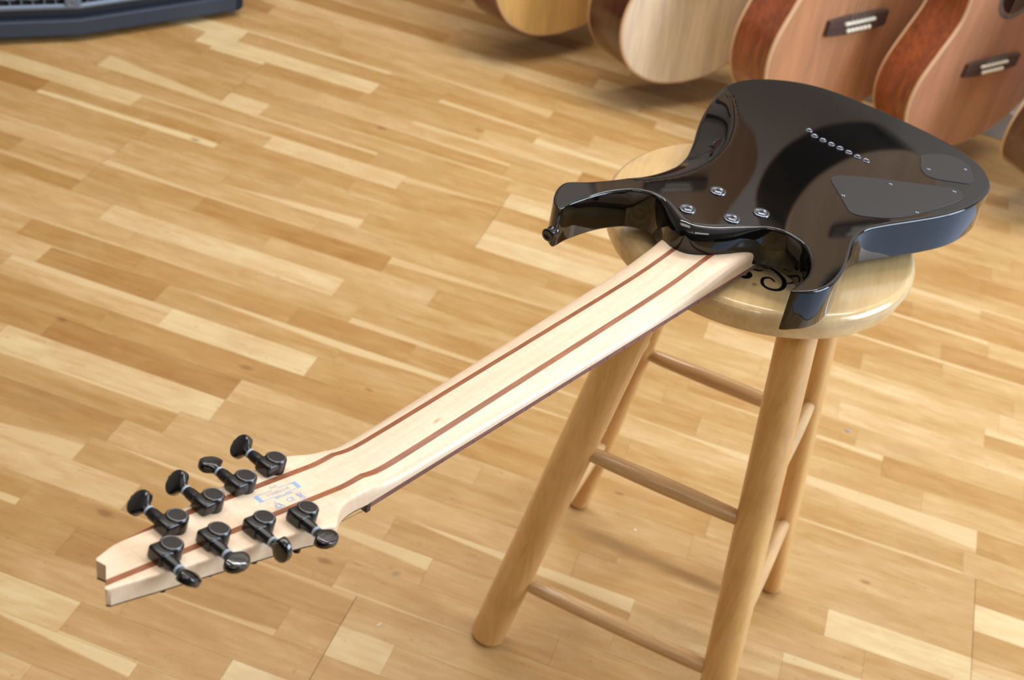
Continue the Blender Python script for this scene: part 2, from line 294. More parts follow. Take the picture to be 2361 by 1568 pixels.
ROWS={
-7:[(-.819,-.417,.39)],
-6:[(-1.066,-.647,.62),(-.647,-.404,.49)],
-5:[(-.819,-.539,.34,(1,0,.4,.85)),(-.539,-.058,.37)],
-4:[(-1.248,-.648,.75),(-.648,-.441,.34,(0,.08,0,.85)),(-.441,-.345,.88)],
-3:[(-1.145,-.598,.43),(-.598,-.345,.34),(-.345,.139,.35)],
-2:[(-1.028,-.719,.35),(-.719,-.413,.15,(0,0,.2,.65)),(-.413,-.345,.4),(-.345,-.27,.66),(-.27,.099,.46)],
-1:[(-1.271,-.811,.35,(0,.15,.23,.85)),(-.811,-.345,.33,(1,0,.2,.65)),(-.345,-.043,.51),(-.043,.325,.49)],
0:[(-1.213,-.687,.75),(-.687,-.38,.33),(-.38,-.082,.45,(0,.09,0,.8)),(-.082,.344,.39)],
1:[(-1.112,-.793,.4,(0,0,.62,.8)),(-.793,-.278,.42,(1,0,.45,.85)),(-.278,-.016,.45),(-.016,.323,.45)],
2:[(-1.017,-.773,.22),(-.773,-.351,.56),(-.351,-.005,.4,(1,0,.5,.85)),(-.005,.202,.62),(.202,.446,.42,(1,.3,0,.9))],
3:[(-1.026,-.713,.38,(1,.16,.11,.85)),(-.713,-.098,.55,(0,0,0,.75)),(-.098,.307,.45),(.307,.696,.45)],
4:[(-1.41,-1.033,.6),(-1.033,-.668,.83),(-.668,-.407,.5),(-.407,-.046,.43),(-.046,.25,.39),(.25,.45,.84),(.45,.72,.72)],
5:[(-1.341,-.979,.3),(-.979,-.668,.12),(-.668,-.276,.6),(-.276,.045,.5),(.045,.45,.52),(.45,.942,.25)],
6:[(-1.171,-.921,.26),(-.921,-.414,.3),(-.414,.061,.32),(.061,.45,.5),(.45,.787,.92)],
7:[(-1.483,-1.13,.44),(-1.13,-.841,.66,(1,.25,.3,.85)),(-.841,-.59,.92),(-.59,-.139,.45),(-.139,.45,.52),(.45,.883,.4)],
8:[(-1.542,-1.09,.65),(-1.09,-.877,.22,(1,.08,0,.8)),(-.877,-.565,.39,(1,0,.35,.85)),(-.565,-.087,.4,(1,.35,0,.85)),(-.087,.43,.42,(0,0,.14,.8)),(.43,.891,.5)],
9:[(-1.612,-1.161,.48),(-1.161,-.948,.3),(-.948,-.669,.35),(-.669,-.464,.28),(-.464,-.116,.38),(-.116,.449,.63,(1,0,.8,.85)),(.449,.699,.28)],
10:[(-1.55,-.998,.56,(0,0,.1,.85)),(-.998,-.584,.55,(0,.08,0,.75)),(-.584,.003,.39,(0,.3,0,.78)),(.003,.362,.52),(.362,.849,.58)],
11:[(-1.413,-1.071,.51),(-1.071,-.636,.78,(0,0,0,.82)),(-.636,-.064,.5),(-.064,.295,.47,(1,0,.25,.85)),(.295,.797,.3)],
12:[(-1.765,-1.159,.3,(1,0,.3,.65)),(-1.159,-.797,.46),(-.797,-.486,.6),(-.486,-.032,.42),(-.032,.248,.42),(.248,.52,.56)],
13:[(-1.917,-1.316,.2),(-1.316,-1.159,.4),(-1.159,-.951,.4),(-.951,-.591,.22),(-.591,-.165,.4,(1,.4,0,.75)),(-.165,.212,.66),(.212,.716,.75)],
14:[(-1.511,-1.159,.62,(1,0,.3,.75)),(-1.159,-.745,.53,(0,.29,0,.8)),(-.745,-.402,.55),(-.402,.072,.6),(.072,.453,.6),(.453,.767,.35,(1,.33,.26,.85))],
15:[(-1.68,-1.159,.4),(-1.159,-.953,.51),(-.953,-.678,.45,(0,.02,.6,.85)),(-.678,-.324,.4),(-.324,-.035,.43),(-.035,.476,.71),(.476,.757,.72)],
16:[(-1.717,-1.149,.4),(-1.149,-.832,.45),(-.832,-.473,.54),(-.473,-.084,.88),(-.084,.235,.35),(.235,.5,.54),(.5,.763,.58)],
17:[(-1.97,-1.397,.05),(-1.397,-1.168,.4,(0,.25,.33,.95)),(-1.168,-1.018,.25,(0,.33,.38,.95)),(-1.018,-.745,.38),(-.745,-.473,.4),(-.473,-.154,.74),(-.154,.374,.42,(1,0,.21,.85)),(.374,.764,.6,(1,.21,0,.85))],
18:[(-1.633,-1.225,.8),(-1.225,-.943,.5,(1,.12,.21,.75)),(-.943,-.668,.8),(-.668,-.473,.42,(1,.4,0,.75)),(-.473,.01,.38),(.01,.369,.35),(.369,.802,.3)],
19:[(-1.939,-1.329,.4),(-1.329,-.747,.4,(1,0,.25,.8)),(-.747,-.473,.43,(0,0,.09,.7)),(-.473,-.126,.85),(-.126,.452,.42,(1,0,.25,.85)),(.452,.897,.7)],
20:[(-1.648,-1.361,.42),(-1.361,-1.09,.42,(0,.97,.2,.8)),(-1.09,-1.003,.88),(-1.003,-.485,.48,(1,0,.16,.8)),(-.485,-.07,.63),(-.07,.308,.33),(.308,.676,.42)],
21:[(-1.873,-1.514,.38),(-1.514,-1.09,.4),(-1.09,-.505,.4,(1,0,.24,.85)),(-.505,-.155,.5),(-.155,.435,.6,(1,0,.4,.85)),(.435,.946,.42,(1,.2,0,.85))],
22:[(-2.075,-1.603,.44),(-1.603,-1.09,.38),(-1.09,-.935,.51),(-.935,-.732,.64),(-.732,-.37,.61,(1,.24,.3,.85)),(-.37,.074,.26),(.074,.572,.5)],
23:[(-1.714,-1.215,.3),(-1.215,-1.09,.3,(1,.25,.3,.9)),(-1.09,-.864,.29),(-.864,-.593,.44),(-.593,-.104,.62),(-.104,.432,.35),(.432,.911,.25)],
24:[(-1.768,-1.256,.39),(-1.256,-.851,.9,(0,0,0,.9)),(-.851,-.491,.4,(1,0,.2,.82)),(-.491,-.017,.6,(0,.45,0,.92)),(-.017,.452,.45),(.452,.935,.54)],
25:[(-1.568,-1.183,.88),(-1.183,-.717,.38),(-.717,-.388,.35,(0,.25,0,.85)),(-.388,.06,.67),(.06,.489,.5),(.489,.888,.44)],
26:[(-1.457,-.849,.4,(0,0,.25,.9)),(-.849,-.493,.45,(1,0,.6,.75)),(-.493,-.0,.35),(-.0,.29,.56),(.29,.549,.56)],
27:[(-1.668,-1.297,.4),(-1.297,-.993,.38),(-.993,-.5,.48),(-.5,-.015,.47),(-.015,.374,.7),(.374,.654,.56)],
28:[(-1.687,-1.191,.25),(-1.191,-.634,.5),(-.634,-.282,.35,(1,0,.3,.8)),(-.282,.14,.75),(.14,.485,.3),(.485,.906,.51)],
29:[(-1.583,-1.226,.35),(-1.226,-.735,.67),(-.735,-.333,.71),(-.333,-.083,.42,(1,.3,0,.82)),(-.083,.411,.47),(.411,.842,.53)],
30:[(-1.238,-.806,.21),(-.806,-.447,.3),(-.447,.056,.7),(.056,.48,.16),(.48,.917,.48)],
31:[(-1.185,-.79,.52),(-.79,-.455,.39),(-.455,-.166,.23),(-.166,.099,.42),(.099,.526,.6)],
32:[(-1.127,-.874,.57),(-.874,-.389,.61),(-.389,-.095,.45),(-.095,.275,.41),(.275,.588,.3)],
33:[(-1.017,-.534,.15),(-.534,-.058,.29),(-.058,.441,.31),(.441,.81,.35)],
34:[(-1.134,-.838,.32,(0,.05,.03,.85)),(-.838,-.346,.54),(-.346,.102,.58,(0,.37,.2,.85)),(.102,.388,.46),(.388,.802,.41)],
35:[(-.884,-.629,.27),(-.629,-.123,.61),(-.123,.228,.59),(.228,.485,.43),(.485,.946,.42)],
36:[(-.808,-.406,.45),(-.406,-.007,.38),(-.007,.358,.53,(1,.24,.34,.85)),(.358,.865,.42)],
}

BJ = {3: -1.159, 5: -1.09, -1: -.345, 4: -.4735, 1: .4495}   # ends of the four-strip boards
def stave_geo(verts, faces, attrs, x0, x1, k, tone, band, rnd):
    y0 = OFF + k * PIT; y1 = y0 + PIT
    g = .00002; ge = .00005
    ea = .0003 if (k // 4) in BJ and abs(x0 - BJ[k // 4]) < .004 else ge; eb = .0003 if (k // 4) in BJ and abs(x1 - BJ[k // 4]) < .004 else ge
    a, b_, c_, d_ = x0 + ea, x1 - eb, y0 + g, y1 - g
    if k % 4 == 0: c_ += .00008
    h = rnd.uniform(-.00006, .00004); c = .00012
    i = len(verts)
    for z, s in ((-.0034, 0), (h - .0003, 0), (h, c)):
        verts += [(a + s, c_ + s, z), (b_ - s, c_ + s, z), (b_ - s, d_ - s, z), (a + s, d_ - s, z)]
    for r in (0, 4):
        for j in range(4):
            faces.append((i + r + j, i + r + (j + 1) % 4, i + r + 4 + (j + 1) % 4, i + r + 4 + j))
    faces.append((i + 8, i + 9, i + 10, i + 11))
    sd = rnd.random()
    bs, bw0, bw1, btn = band if band else (0, 0, 0, 0)
    attrs.append(((tone, sd, bs), (bw0, bw1, btn), (a, b_, c_, d_)))
def stave_mesh(name, verts, faces, attrs):
    me = bpy.data.meshes.new(name); me.from_pydata(verts, [], faces); me.update()
    ia = me.color_attributes.new('info', 'FLOAT_COLOR', 'CORNER'); ba = me.color_attributes.new('band', 'FLOAT_COLOR', 'CORNER')
    uvl = me.uv_layers.new(name='uv')
    for p in me.polygons:
        inf, bd, (a, b_, c_, d_) = attrs[p.index // 9]
        for li in p.loop_indices:
            v = me.vertices[me.loops[li].vertex_index].co
            ia.data[li].color = (*inf, 1); ba.data[li].color = (*bd, 1)
            uvl.data[li].uv = ((v.x - a) / (b_ - a), (v.y - c_) / (d_ - c_))
    return me
rnd = random.Random(4)
rest = ([], [], [])
YF = -3.6
for k in range(int((YF - OFF) / PIT), int((WALL_Y - OFF) / PIT) + 1):
    row = ROWS.get(k, [])
    lo, hi = (row[0][0], row[-1][1]) if row else (2.745, 2.745)
    spans = []
    x = -3.69
    while x < lo - .02:
        x2 = min(x + rnd.uniform(.35, .75), lo)
        if lo - x2 < .12: x2 = lo
        spans.append((x, x2)); x = x2
    x = hi
    while x < 2.74:
        x2 = min(x + rnd.uniform(.35, .75), 2.745); spans.append((x, x2)); x = x2
    for x0, x1 in spans:
        bd = (rnd.randint(0, 1), rnd.uniform(0, .4), rnd.uniform(0, .4), .85) if rnd.random() < .25 else None
        stave_geo(*rest, x0, x1, k, min(.9, max(.12, rnd.gauss(.45, .17))), bd, rnd)
    for r in row:
        V, F, A = [], [], []
        stave_geo(V, F, A, r[0], min(r[1], 2.745), k, r[2], r[3] if len(r) > 3 else None, rnd)
        link('plank', stave_mesh('plank', V, F, A), floor, (M_floor,))
o = link('plank_field', stave_mesh('plank_field', *rest), floor, (M_floor,)); o['kind'] = 'stuff'
# ---------------------------------------------------------------- the stool
SH = .6268; SR = .16676; ST = .031
M_seat = wood('varnished_seat_maple', srgb(228, 198, 146), srgb(206, 170, 116), .2, 1, 9, 22, coat=.5, ring=.4, bump=.05, blotch=(srgb(168, 150, 116), 18, .5))
M_leg = wood('varnished_leg_wood', srgb(234, 186, 120), srgb(210, 158, 92), .26, 2, 16, 40, coat=.35, ring=.35, bump=.05, blotch=(srgb(160, 112, 58), 9, .35))
M_rung = wood('varnished_rung_wood', srgb(220, 182, 130), srgb(188, 146, 98), .2, 0, 10, 40, coat=.6, ring=.4, bump=.05)
stool = empty('stool', Matrix.Identity(4), 'round wooden stool with a black curl printed on its seat, holding the black electric guitar', 'stool')
bm = bmesh.new()
prof = [(.02, SH - ST), (SR - .012, SH - ST)]
for k in range(7):
    a = k / 6 * PI / 2; prof.append((SR - .009 + .005 * math.sin(a), SH - ST + .005 - .005 * math.cos(a)))
for k in range(9):
    a = k / 8 * PI / 2; prof.append((SR - .009 + .009 * math.cos(a), SH - .011 + .011 * math.sin(a)))
prof += [(SR * .7, SH), (SR * .4, SH), (.01, SH)]
lathe(bm, prof, 96)
bobj('seat', bm, M_seat, stool, True, 50)
LEGS = {'A': ((-.169, -.1254), (-.0811, -.0696), .0222), 'B': ((.1285, -.1638), (.0661, -.0887), .0208), 'D': ((.1678, .1278), (.0905, .0648), .0152), 'C': ((-.126, .163), (-.0686, .084), .0152)}
ZT = SH - ST + .002
def legp(n, z):
    (fx, fy), (tx, ty), r = LEGS[n]; t_ = z / (SH - .0252); return Vector((fx + (tx - fx) * t_, fy + (ty - fy) * t_, z))
for n in 'ABCD':
    bm = bmesh.new(); r = LEGS[n][2]
    M, Lg = axis_matrix(legp(n, 0), legp(n, ZT))
    prof = []
    for k in range(6):
        a = k / 5 * PI / 2; prof.append((r - .009 + .009 * math.sin(a), .009 - .009 * math.cos(a)))
    prof += [(r, Lg * .3), (r * 1.01, Lg * .6), (r, Lg)]
    lathe(bm, prof, 40, M)
    zmin = min(v.co.z for v in bm.verts)
    for v in bm.verts:
        v.co.z = max(v.co.z, 0.0004) if v.co.z < .02 else v.co.z
    bobj('leg', bm, M_leg, stool, True, 40)
for p, q_, zs in (('A', 'B', (.327, .109)), ('C', 'D', (.327, .109)), ('A', 'C', (.357, .145)), ('B', 'D', (.357, .145))):
    for z in zs:
        bm = bmesh.new(); P, Q = legp(p, z), legp(q_, z)
        M, Lr = axis_matrix(P, Q)
        lathe(bm, [(.0078, .004), (.0092, .03), (.0102, Lr * .35), (.0104, Lr * .5), (.0102, Lr * .65), (.0092, Lr - .03), (.0078, Lr - .004)], 28)
        o = bobj('rung', bm, M_rung, stool, True, 40)
        d = (Q - P).normalized(); o.matrix_local = M
        for v in o.data.vertices: v.co = Matrix.Rotation(PI / 2, 4, 'Y') @ v.co
        o.matrix_local = M @ Matrix.Rotation(-PI / 2, 4, 'Y')
# printed curl on the seat
def ribbon(pts, ws, z, per=6):
    c = catmull([(x / 1000, y / 1000, 0) for x, y in pts], per, False); n = len(c); bm = bmesh.new(); prev = None
    for i, p in enumerate(c):
        d = (c[min(i + 1, n - 1)] - c[max(i - 1, 0)]).normalized(); nr = Vector((-d.y, d.x, 0)); wv = interp(i / (n - 1), ws) / 1000
        a, b_ = bm.verts.new((p + nr * wv).to_tuple()[:2] + (z,)), bm.verts.new((p - nr * wv).to_tuple()[:2] + (z,))
        if prev: bm.faces.new((prev[0], prev[1], b_, a))
        prev = (a, b_)
    return bm
def disc_bm(pts, z):
    bm = bmesh.new(); vs = [bm.verts.new((x / 1000, y / 1000, z)) for x, y in pts]; bm.faces.new(vs); return bm
zl = SH + .00012
bobj('printed_curl', ribbon([(30.2, -107.4), (28.4, -104.6), (25.1, -102.5), (21.2, -103.7), (18.5, -107.6), (18.4, -113.1), (20.7, -118.7), (25.7, -121.6), (31.8, -121.1), (36.6, -117.9), (39.4, -112.4), (40.0, -105.1), (38.1, -97.7), (34.4, -92.8), (28.6, -87.5), (20, -84), (10, -84)], [(0, .9), (.2, 1.6), (.5, 2.0), (.75, 2.4), (1, 1.2)], zl), M_print_black, stool)
bobj('printed_curl', ribbon([(-8, -116), (-2, -115), (1.5, -114.5), (4.3, -111), (5, -107.5), (3.2, -104.6), (1, -104)], [(0, 1.5), (.4, 3.0), (.8, 2.6), (1, 1.6)], zl), M_print_black, stool)
bobj('printed_curl', ribbon([(4, -97), (8, -95.6), (10.3, -95.8), (13.2, -95), (16.4, -92.4)], [(0, 1.6), (.6, 1.6), (1, .6)], zl), M_print_black, stool)
bobj('printed_curl', ribbon([(42, -103), (46, -100), (48.8, -96), (51.5, -91.0), (54.5, -86)], [(0, .8), (.4, 1.5), (1, 1.2)], zl), M_print_black, stool)
ring = [(12.3 + 2.1 * math.cos(2 * PI * i / 24), -122.1 + 2.1 * math.sin(2 * PI * i / 24)) for i in range(25)]
bobj('printed_mark', ribbon(ring, [(0, .22), (1, .22)], zl, 2), M_print_black, stool)
def text_mesh(name, body, size, M, mat, parent, ax='CENTER', bold=0):
    cu = bpy.data.curves.new(name, 'FONT'); cu.body = body; cu.size = size; cu.align_x = ax; cu.align_y = 'CENTER'; cu.offset = bold
    cu.resolution_u = 2
    tmp = bpy.data.objects.new('tmp', cu); C.objects.link(tmp); bpy.context.view_layer.update()
    me = bpy.data.meshes.new_from_object(tmp.evaluated_get(bpy.context.evaluated_depsgraph_get()))
    bpy.data.objects.remove(tmp); bpy.data.curves.remove(cu)
    me.materials.clear(); o = link(name, me, parent, (mat,)); o.matrix_local = M
    return o
text_mesh('printed_mark', 'R', .0034, Matrix.Translation((.0123, -.1221, zl)) @ Matrix.Rotation(.1, 4, 'Z'), M_print_black, stool)
# ---------------------------------------------------------------- the black electric guitar, lying face down
GO = Vector((.04962, .0983, .68512))
GX = Vector((-.388367140, -.921504728, -.00001)).normalized(); GY = Vector((.92132164, -.3882902, .01992868)).normalized(); GZ = GX.cross(GY)
def basis(o, x, y, z):
    return Matrix(((x.x, y.x, z.x, o.x), (x.y, y.y, z.y, o.y), (x.z, y.z, z.z, o.z), (0, 0, 0, 1)))
G = empty('electric_guitar', basis(GO, GX, GY, GZ), 'black eight-string electric guitar with maple neck, lying face down on the stool', 'guitar')
mm = .001
OUT = [(121.9, 108.5), (140, 106.8), (159, 110), (183, 119), (215, 130), (246, 134), (265, 130), (278, 122), (284, 117), (285.3, 114.2), (281, 112.8), (270, 112.6), (250, 110.5), (231, 103.5), (215, 92), (205, 79), (201.5, 62), (205, 49), (213, 40), (226, 33), (241, 26), (257, 16), (269, 5), (275.5, -6), (276, -19), (271, -30), (263, -41), (256, -50), (252.5, -59), (254, -69), (265, -83), (292, -95.5), (326, -102.2), (346, -103), (351, -103.6), (351.3, -106), (349.5, -110), (345, -116), (336, -123), (322, -130), (306, -131.5), (287, -118.5), (263, -106), (240, -97), (216, -92), (190, -91), (165, -93), (135, -101), (100, -116), (70, -131), (40, -144), (10, -152.5), (-20, -155.5), (-48, -152), (-73, -140), (-98, -117.5), (-115, -91), (-123.5, -60), (-127, -26), (-128, 9), (-127.5, 43), (-123.5, 78), (-115.5, 107), (-102.5, 129), (-81, 147), (-62, 154.5), (-38, 157), (-10, 156), (15, 151.5), (42, 142), (72, 129), (100, 116.5)]
oc = resample(catmull([(x * mm, y * mm, 0) for x, y in OUT], 10), 520)
NO = len(oc)
# inward normals, smoothed
nr = []
for i in range(NO):
    d = oc[(i + 2) % NO] - oc[i - 2]; nr.append(Vector((-d.y, d.x, 0)).normalized())
area2 = sum(oc[i].x * oc[(i + 1) % NO].y - oc[(i + 1) % NO].x * oc[i].y for i in range(NO))
if area2 < 0: nr = [-n for n in nr]
YB = [(-14, -155), (6, -131), (28, -113), (50, -98), (75, -85), (98, -76), (141, -66.5), (184, -67.5), (218, -77), (250, -97), (268, -108)]
YO = [(-20, -155.5), (10, -152.5), (40, -144), (70, -131), (100, -116), (135, -101), (165, -93), (190, -91), (216, -92), (240, -97), (263, -106), (287, -118)]
DB = [(-14, 0), (6, 7), (30, 13), (60, 16), (110, 16.5), (150, 14), (185, 9.5), (218, 5), (250, 1.5), (268, 0)]
def ztop(x, y):
    X, Y = x / mm, y / mm; z = 0.
    if -14 < X < 268:
        yb = sinterp(X, YB); yo = sinterp(X, YO)
        t_ = (yb - Y) / max(yb - yo, .5)
        if t_ > 0:
            t_ = min(t_, 1.3); t_ = t_ - .12 * (1 - math.exp(-t_ / .12)) if t_ < 2 else t_
            z -= sinterp(X, DB) * t_ / .88
    return z * mm
def rad(p):
    X, Y = p.x / mm, p.y / mm
    dh = math.hypot(X - 262, Y + 2)
    r = 3.0 + 10.0 * max(0, 1 - max(0, dh - 32) / 26)
    for tx, ty in ((285, 114), (351, -105)):
        dt = math.hypot(X - tx, Y - ty); r = min(r, 1.1 + max(0, dt - 3) * .12)
    return max(r, 1.0) * mm
rr = [rad(p) for p in oc]
for _ in range(12): rr = [(rr[i - 1] + rr[i] * 2 + rr[(i + 1) % NO]) / 4 for i in range(NO)]
TH = .044
bm = bmesh.new(); rings = []
def add_ring(f): rings.append([bm.verts.new(f(i)) for i in range(NO)])
rf = .0025
add_ring(lambda i: (*(oc[i] + nr[i] * min(rf, rr[i])).xy, -TH))
for k in range(1, 4):
    a = k / 3 * PI / 2
    add_ring(lambda i: (*(oc[i] + nr[i] * min(rf, rr[i]) * (1 - math.sin(a))).xy, -TH + min(rf, rr[i]) * (1 - math.cos(a))))
SEGR = 8
for k in range(SEGR + 1):
    a = k / SEGR * PI / 2
    def f(i):
        r = rr[i]; p = oc[i] + nr[i] * r * (1 - math.cos(a)); pe = oc[i] + nr[i] * r
        return (p.x, p.y, ztop(pe.x, pe.y) - r * (1 - math.sin(a)))
    add_ring(f)
for ex in (.0007, .0016):
    def f(i, ex=ex):
        pe = oc[i] + nr[i] * (rr[i] + ex); return (pe.x, pe.y, ztop(pe.x, pe.y))
    add_ring(f)
for ra, rb in zip(rings[:-1], rings[1:]):
    for i in range(NO):
        j = (i + 1) % NO; bm.faces.new((ra[i], ra[j], rb[j], rb[i]))
bm.faces.new(rings[0][::-1])
inner = [Vector(v.co.xy) for v in rings[-1]]
from bisect import bisect
def inside(p, poly):
    c = False; j = len(poly) - 1
    for i in range(len(poly)):
        a, b_ = poly[i], poly[j]
        if (a.y > p.y) != (b_.y > p.y) and p.x < (b_.x - a.x) * (p.y - a.y) / (b_.y - a.y) + a.x: c = not c
        j = i
    return c
gp = []
gs = .004
coarse = inner[::4]
yy = -.16; row_i = 0
while yy < .16:
    xx = -.135 + (gs / 2 if row_i % 2 else 0)
    while xx < .36:
        p = Vector((xx, yy))
        if inside(p, inner):
            if min((p - q).length_squared for q in coarse) > (.0042) ** 2: gp.append(p)
        xx += gs
    yy += gs * .866; row_i += 1
vs2, es, fs, ov, oe, of = delaunay_2d_cdt(inner + gp, [(i, (i + 1) % NO) for i in range(NO)], [], 1, 1e-7)
vm = []
for i, v in enumerate(vs2):
    src = ov[i][0] if ov[i] else None
    if src is not None and src < NO: vm.append(rings[-1][src])
    else: vm.append(bm.verts.new((v.x, v.y, ztop(v.x, v.y))))
for f_ in fs:
    try: bm.faces.new([vm[k] for k in f_])
    except ValueError: pass
body = bobj('body', bm, M_black, G, True, 60)
# hardware on the back
def at(x, y, z=0, rz=0): return Matrix.Translation((x * mm, y * mm, z)) @ Matrix.Rotation(rz, 4, 'Z')
def cross_slot(bm, r, M, w=.0006, z=0):
    for a in (0, PI / 2):
        box(bm, -r, r, -w, w, z - .0002, z + .00015, M @ Matrix.Rotation(a + .5, 4, 'Z'))
for i, (x, y) in enumerate(((193.7, -26.7), (248.3, -26.3), (226.2, 11), (192, 23.8))):
    bm = bmesh.new()
    lathe(bm, [(.0083, -.001), (.0083, .0007), (.0080, .0013), (.0073, .0016), (.0066, .0015), (.0058, .0006), (.0052, .0004), (.001, .0004)], 40, at(x, y))
    o = bobj('neck_screw_ferrule', bm, M_chrome, G, True, 40)
    bm = bmesh.new(); lathe(bm, [(.0046, .0003), (.0045, .0009), (.0036, .0015), (.002, .0017), (.0004, .0017)], 28, at(x, y)); s_ = bobj('screw', bm, M_chrome, o, True, 60)
    bm = bmesh.new(); cross_slot(bm, .0022, at(x, y), .0004, .0017); bobj('slot', bm, M_hole, o)
for i, (x, y) in enumerate(((-6.2, -37.5), (0, -26.9), (.3, -15.9), (.3, -5.2), (0, 5.3), (-.3, 16.1), (-.1, 26.9), (-.4, 37.4))):
    bm = bmesh.new()
    lathe(bm, [(.0041, -.0005), (.0041, .0006), (.0037, .0010), (.0030, .0010), (.0024, .0004), (.0021, .0001)], 28, at(x, y), cap=False)
    o = bobj('string_ferrule', bm, M_chrome, G, True, 60)
    bm = bmesh.new(); lathe(bm, [(.0022, .0002), (.0005, .0002)], 20, at(x, y)); bobj('hole', bm, M_hole, o)
bm = bmesh.new(); lathe(bm, [(.0016, .0001), (.0002, .0001)], 16, at(-3.5, -33.5)); bobj('hole', bm, M_hole, G)
def plate(name, pts, screws, th=.0007, per=8):
    c = resample(catmull([(x * mm, y * mm, 0) for x, y in pts], per), 96); n = len(c)
    cx = sum((p for p in c), Vector()) / n
    bm = bmesh.new(); rg = []
    for s, z in ((0, -.0005), (0, th - .0003), (.0004, th)):
        rg.append([bm.verts.new((*(p + (cx - p).normalized() * s).xy, z)) for p in c])
    for a, b_ in zip(rg[:-1], rg[1:]):
        for i in range(n): bm.faces.new((a[i], a[(i + 1) % n], b_[(i + 1) % n], b_[i]))
    bm.faces.new(rg[-1])
    o = bobj(name, bm, M_plate, G, False)
    for x, y in screws:
        bm = bmesh.new(); lathe(bm, [(.0024, th - .0001), (.0022, th + .0005), (.0014, th + .0009), (.0003, th + .001)], 20, at(x, y)); s_ = bobj('cover_screw', bm, M_chrome, o, True, 60)
        bm = bmesh.new(); cross_slot(bm, .0013, at(x, y), .0003, th + .001); bobj('slot', bm, M_hole, o)
    return o
plate('control_cavity_cover', [(74.4, 36.9), (70, 33.5), (63.3, 32.4), (57, 33.8), (51, 38.2), (34.5, 53.5), (.7, 92), (-20, 116), (-29, 126.5), (-31, 132), (-28.5, 138), (-22, 142), (-12, 143.5), (20, 137), (64.9, 123.6), (88, 112), (100, 101.5), (110, 90), (112, 84), (110.6, 77), (92, 56.5)], ((88.9, 58.5), (23.3, 78.9), (-23.3, 130.6), (52.5, 124.6)))
plate('switch_cavity_cover', [(-55, 75.5), (-60, 72.5), (-66, 71.5), (-76, 74), (-88, 82.5), (-95, 92), (-97, 101), (-94, 113), (-80, 126), (-66, 133.5), (-58, 134.8), (-52, 132.5), (-43.3, 121.6), (-32, 107), (-29.5, 99), (-31, 92), (-40, 83)], ((-44.3, 90.2), (-80.5, 116.5)))
for (x, y, dx, dy, z) in ((351.5, -107.0, 1, .12, -.028), (-128.5, 5, -1, 0, -.022)):
    P = Vector((x * mm, y * mm, z)); d = Vector((dx, dy, 0)).normalized(); M, _ = axis_matrix(P - d * .003, P + d)
    bm = bmesh.new(); lathe(bm, [(.0062, .0), (.0062, .003), (.005, .0042), (.0042, .0055), (.0044, .0070), (.0062, .0090), (.0068, .0105), (.0062, .0114), (.0045, .0116), (.004, .0110), (.001, .0108)], 32, M)
    bobj('strap_button', bm, M_knob, G, True, 50)
# ---- bridge, pickups and knobs on the hidden face: they carry the guitar on the seat
bm = bmesh.new(); box(bm, -.018, .03, -.046, .046, -TH - .0062, -TH, bev=.0015)
for i in range(8): box(bm, -.006, .022, -.0425 + i * .0108, -.0335 + i * .0108, -TH - .0133, -TH - .006, bev=.0008)
bobj('bridge', bm, M_satin_black, G)
for x in (.062, .178):
    bm = bmesh.new(); box(bm, x - .02, x + .02, -.05, .05, -TH - .008, -TH + .001, bev=.003); bobj('pickup', bm, M_satin_black, G)
for x, y in ((.018, .085), (-.03, .112)):
    bm = bmesh.new(); lathe(bm, [(.0095, -TH), (.0095, -TH - .004), (.009, -TH - .011), (.008, -TH - .0125), (.002, -TH - .0128)], 32, Matrix.Translation((x, y, 0))); bobj('control_knob', bm, M_satin_black, G, True, 50)
# ---- neck and headstock
T13 = math.radians(13); HXO, HZO = .738, -.0285
def hx2x(h): return HXO + h * mm * math.cos(T13)
def zplane(x): return HZO + (x - HXO) * math.tan(T13)
NUT = .7245; ZS = -.046
ZB = [(.20, -.025), (.245, -.0258), (.27, -.0275), (.29, -.0295), (.315, -.0315), (.345, -.0328), (.40, -.0334), (.60, -.0336), (.69, -.0335), (.702, -.0331), (.710, -.0321), (.718, -.0302), (.7235, -.0284)]
NE = [(.20, 7), (.25, 5), (.28, 3.4), (.32, 2.5), (.38, 2.25), (.66, 2.25), (.69, 2.4), (.71, 2.9), (.722, 4), (.735, 8), (.75, 16), (1, 18)]
WN = [(.20, 39.6), (.7245, 27.4)]
BASS = [(-14, 27.4), (-8, 27.6), (0, 29.3), (8, 32.2), (15, 34.0), (22, 34.6), (30, 34.4), (40, 33.5), (76, 29), (114, 22.6), (140, 18.2), (163, 15.5), (180, 13.2)]
TREB = [(-14, 27.4), (0, 27.6), (8, 28.4), (16, 30), (24, 33), (32, 38), (38, 43), (42.0, 45.4), (44.5, 45.4), (48, 44.2), (71, 38.8), (103, 34.4), (159, 27.4), (180, 24.9)]
TIP = [(-13.2, 190), (-11, 196), (-7.2, 201.2), (-5.0, 203.0), (-2.5, 202), (0, 200.6), (3.5, 201.2), (6.5, 202.9), (10, 206), (14.4, 209.3), (17.5, 213), (19.2, 214.2), (20.3, 212.8), (22.5, 204), (24.9, 192)]
xs_ = [.203 + .0035 * i for i in range(int((.690 - .203) / .0035))]
xs_ += [.690 + .0022 * i for i in range(int((.7245 - .690) / .0022) + 1)]
x = xs_[-1]
while x < hx2x(180): x += .0014 if x < hx2x(60) else .004; xs_.append(min(x, hx2x(180)))
M1 = 44
cols = [-.5 * PI + PI * i / M1 for i in range(M1 + 1)]
bm = bmesh.new(); prev = None; secs = []
def zbf(x):
    if x < .7235: return sinterp(x, ZB)
    u = min((x - .7235) / .024, 1); return zplane(x) + .0034 * (1 - u) ** 2 * (1 + .6 * u)
def zbot(x): return ZS if x <= NUT else min(zplane(x) - .0153, 9)
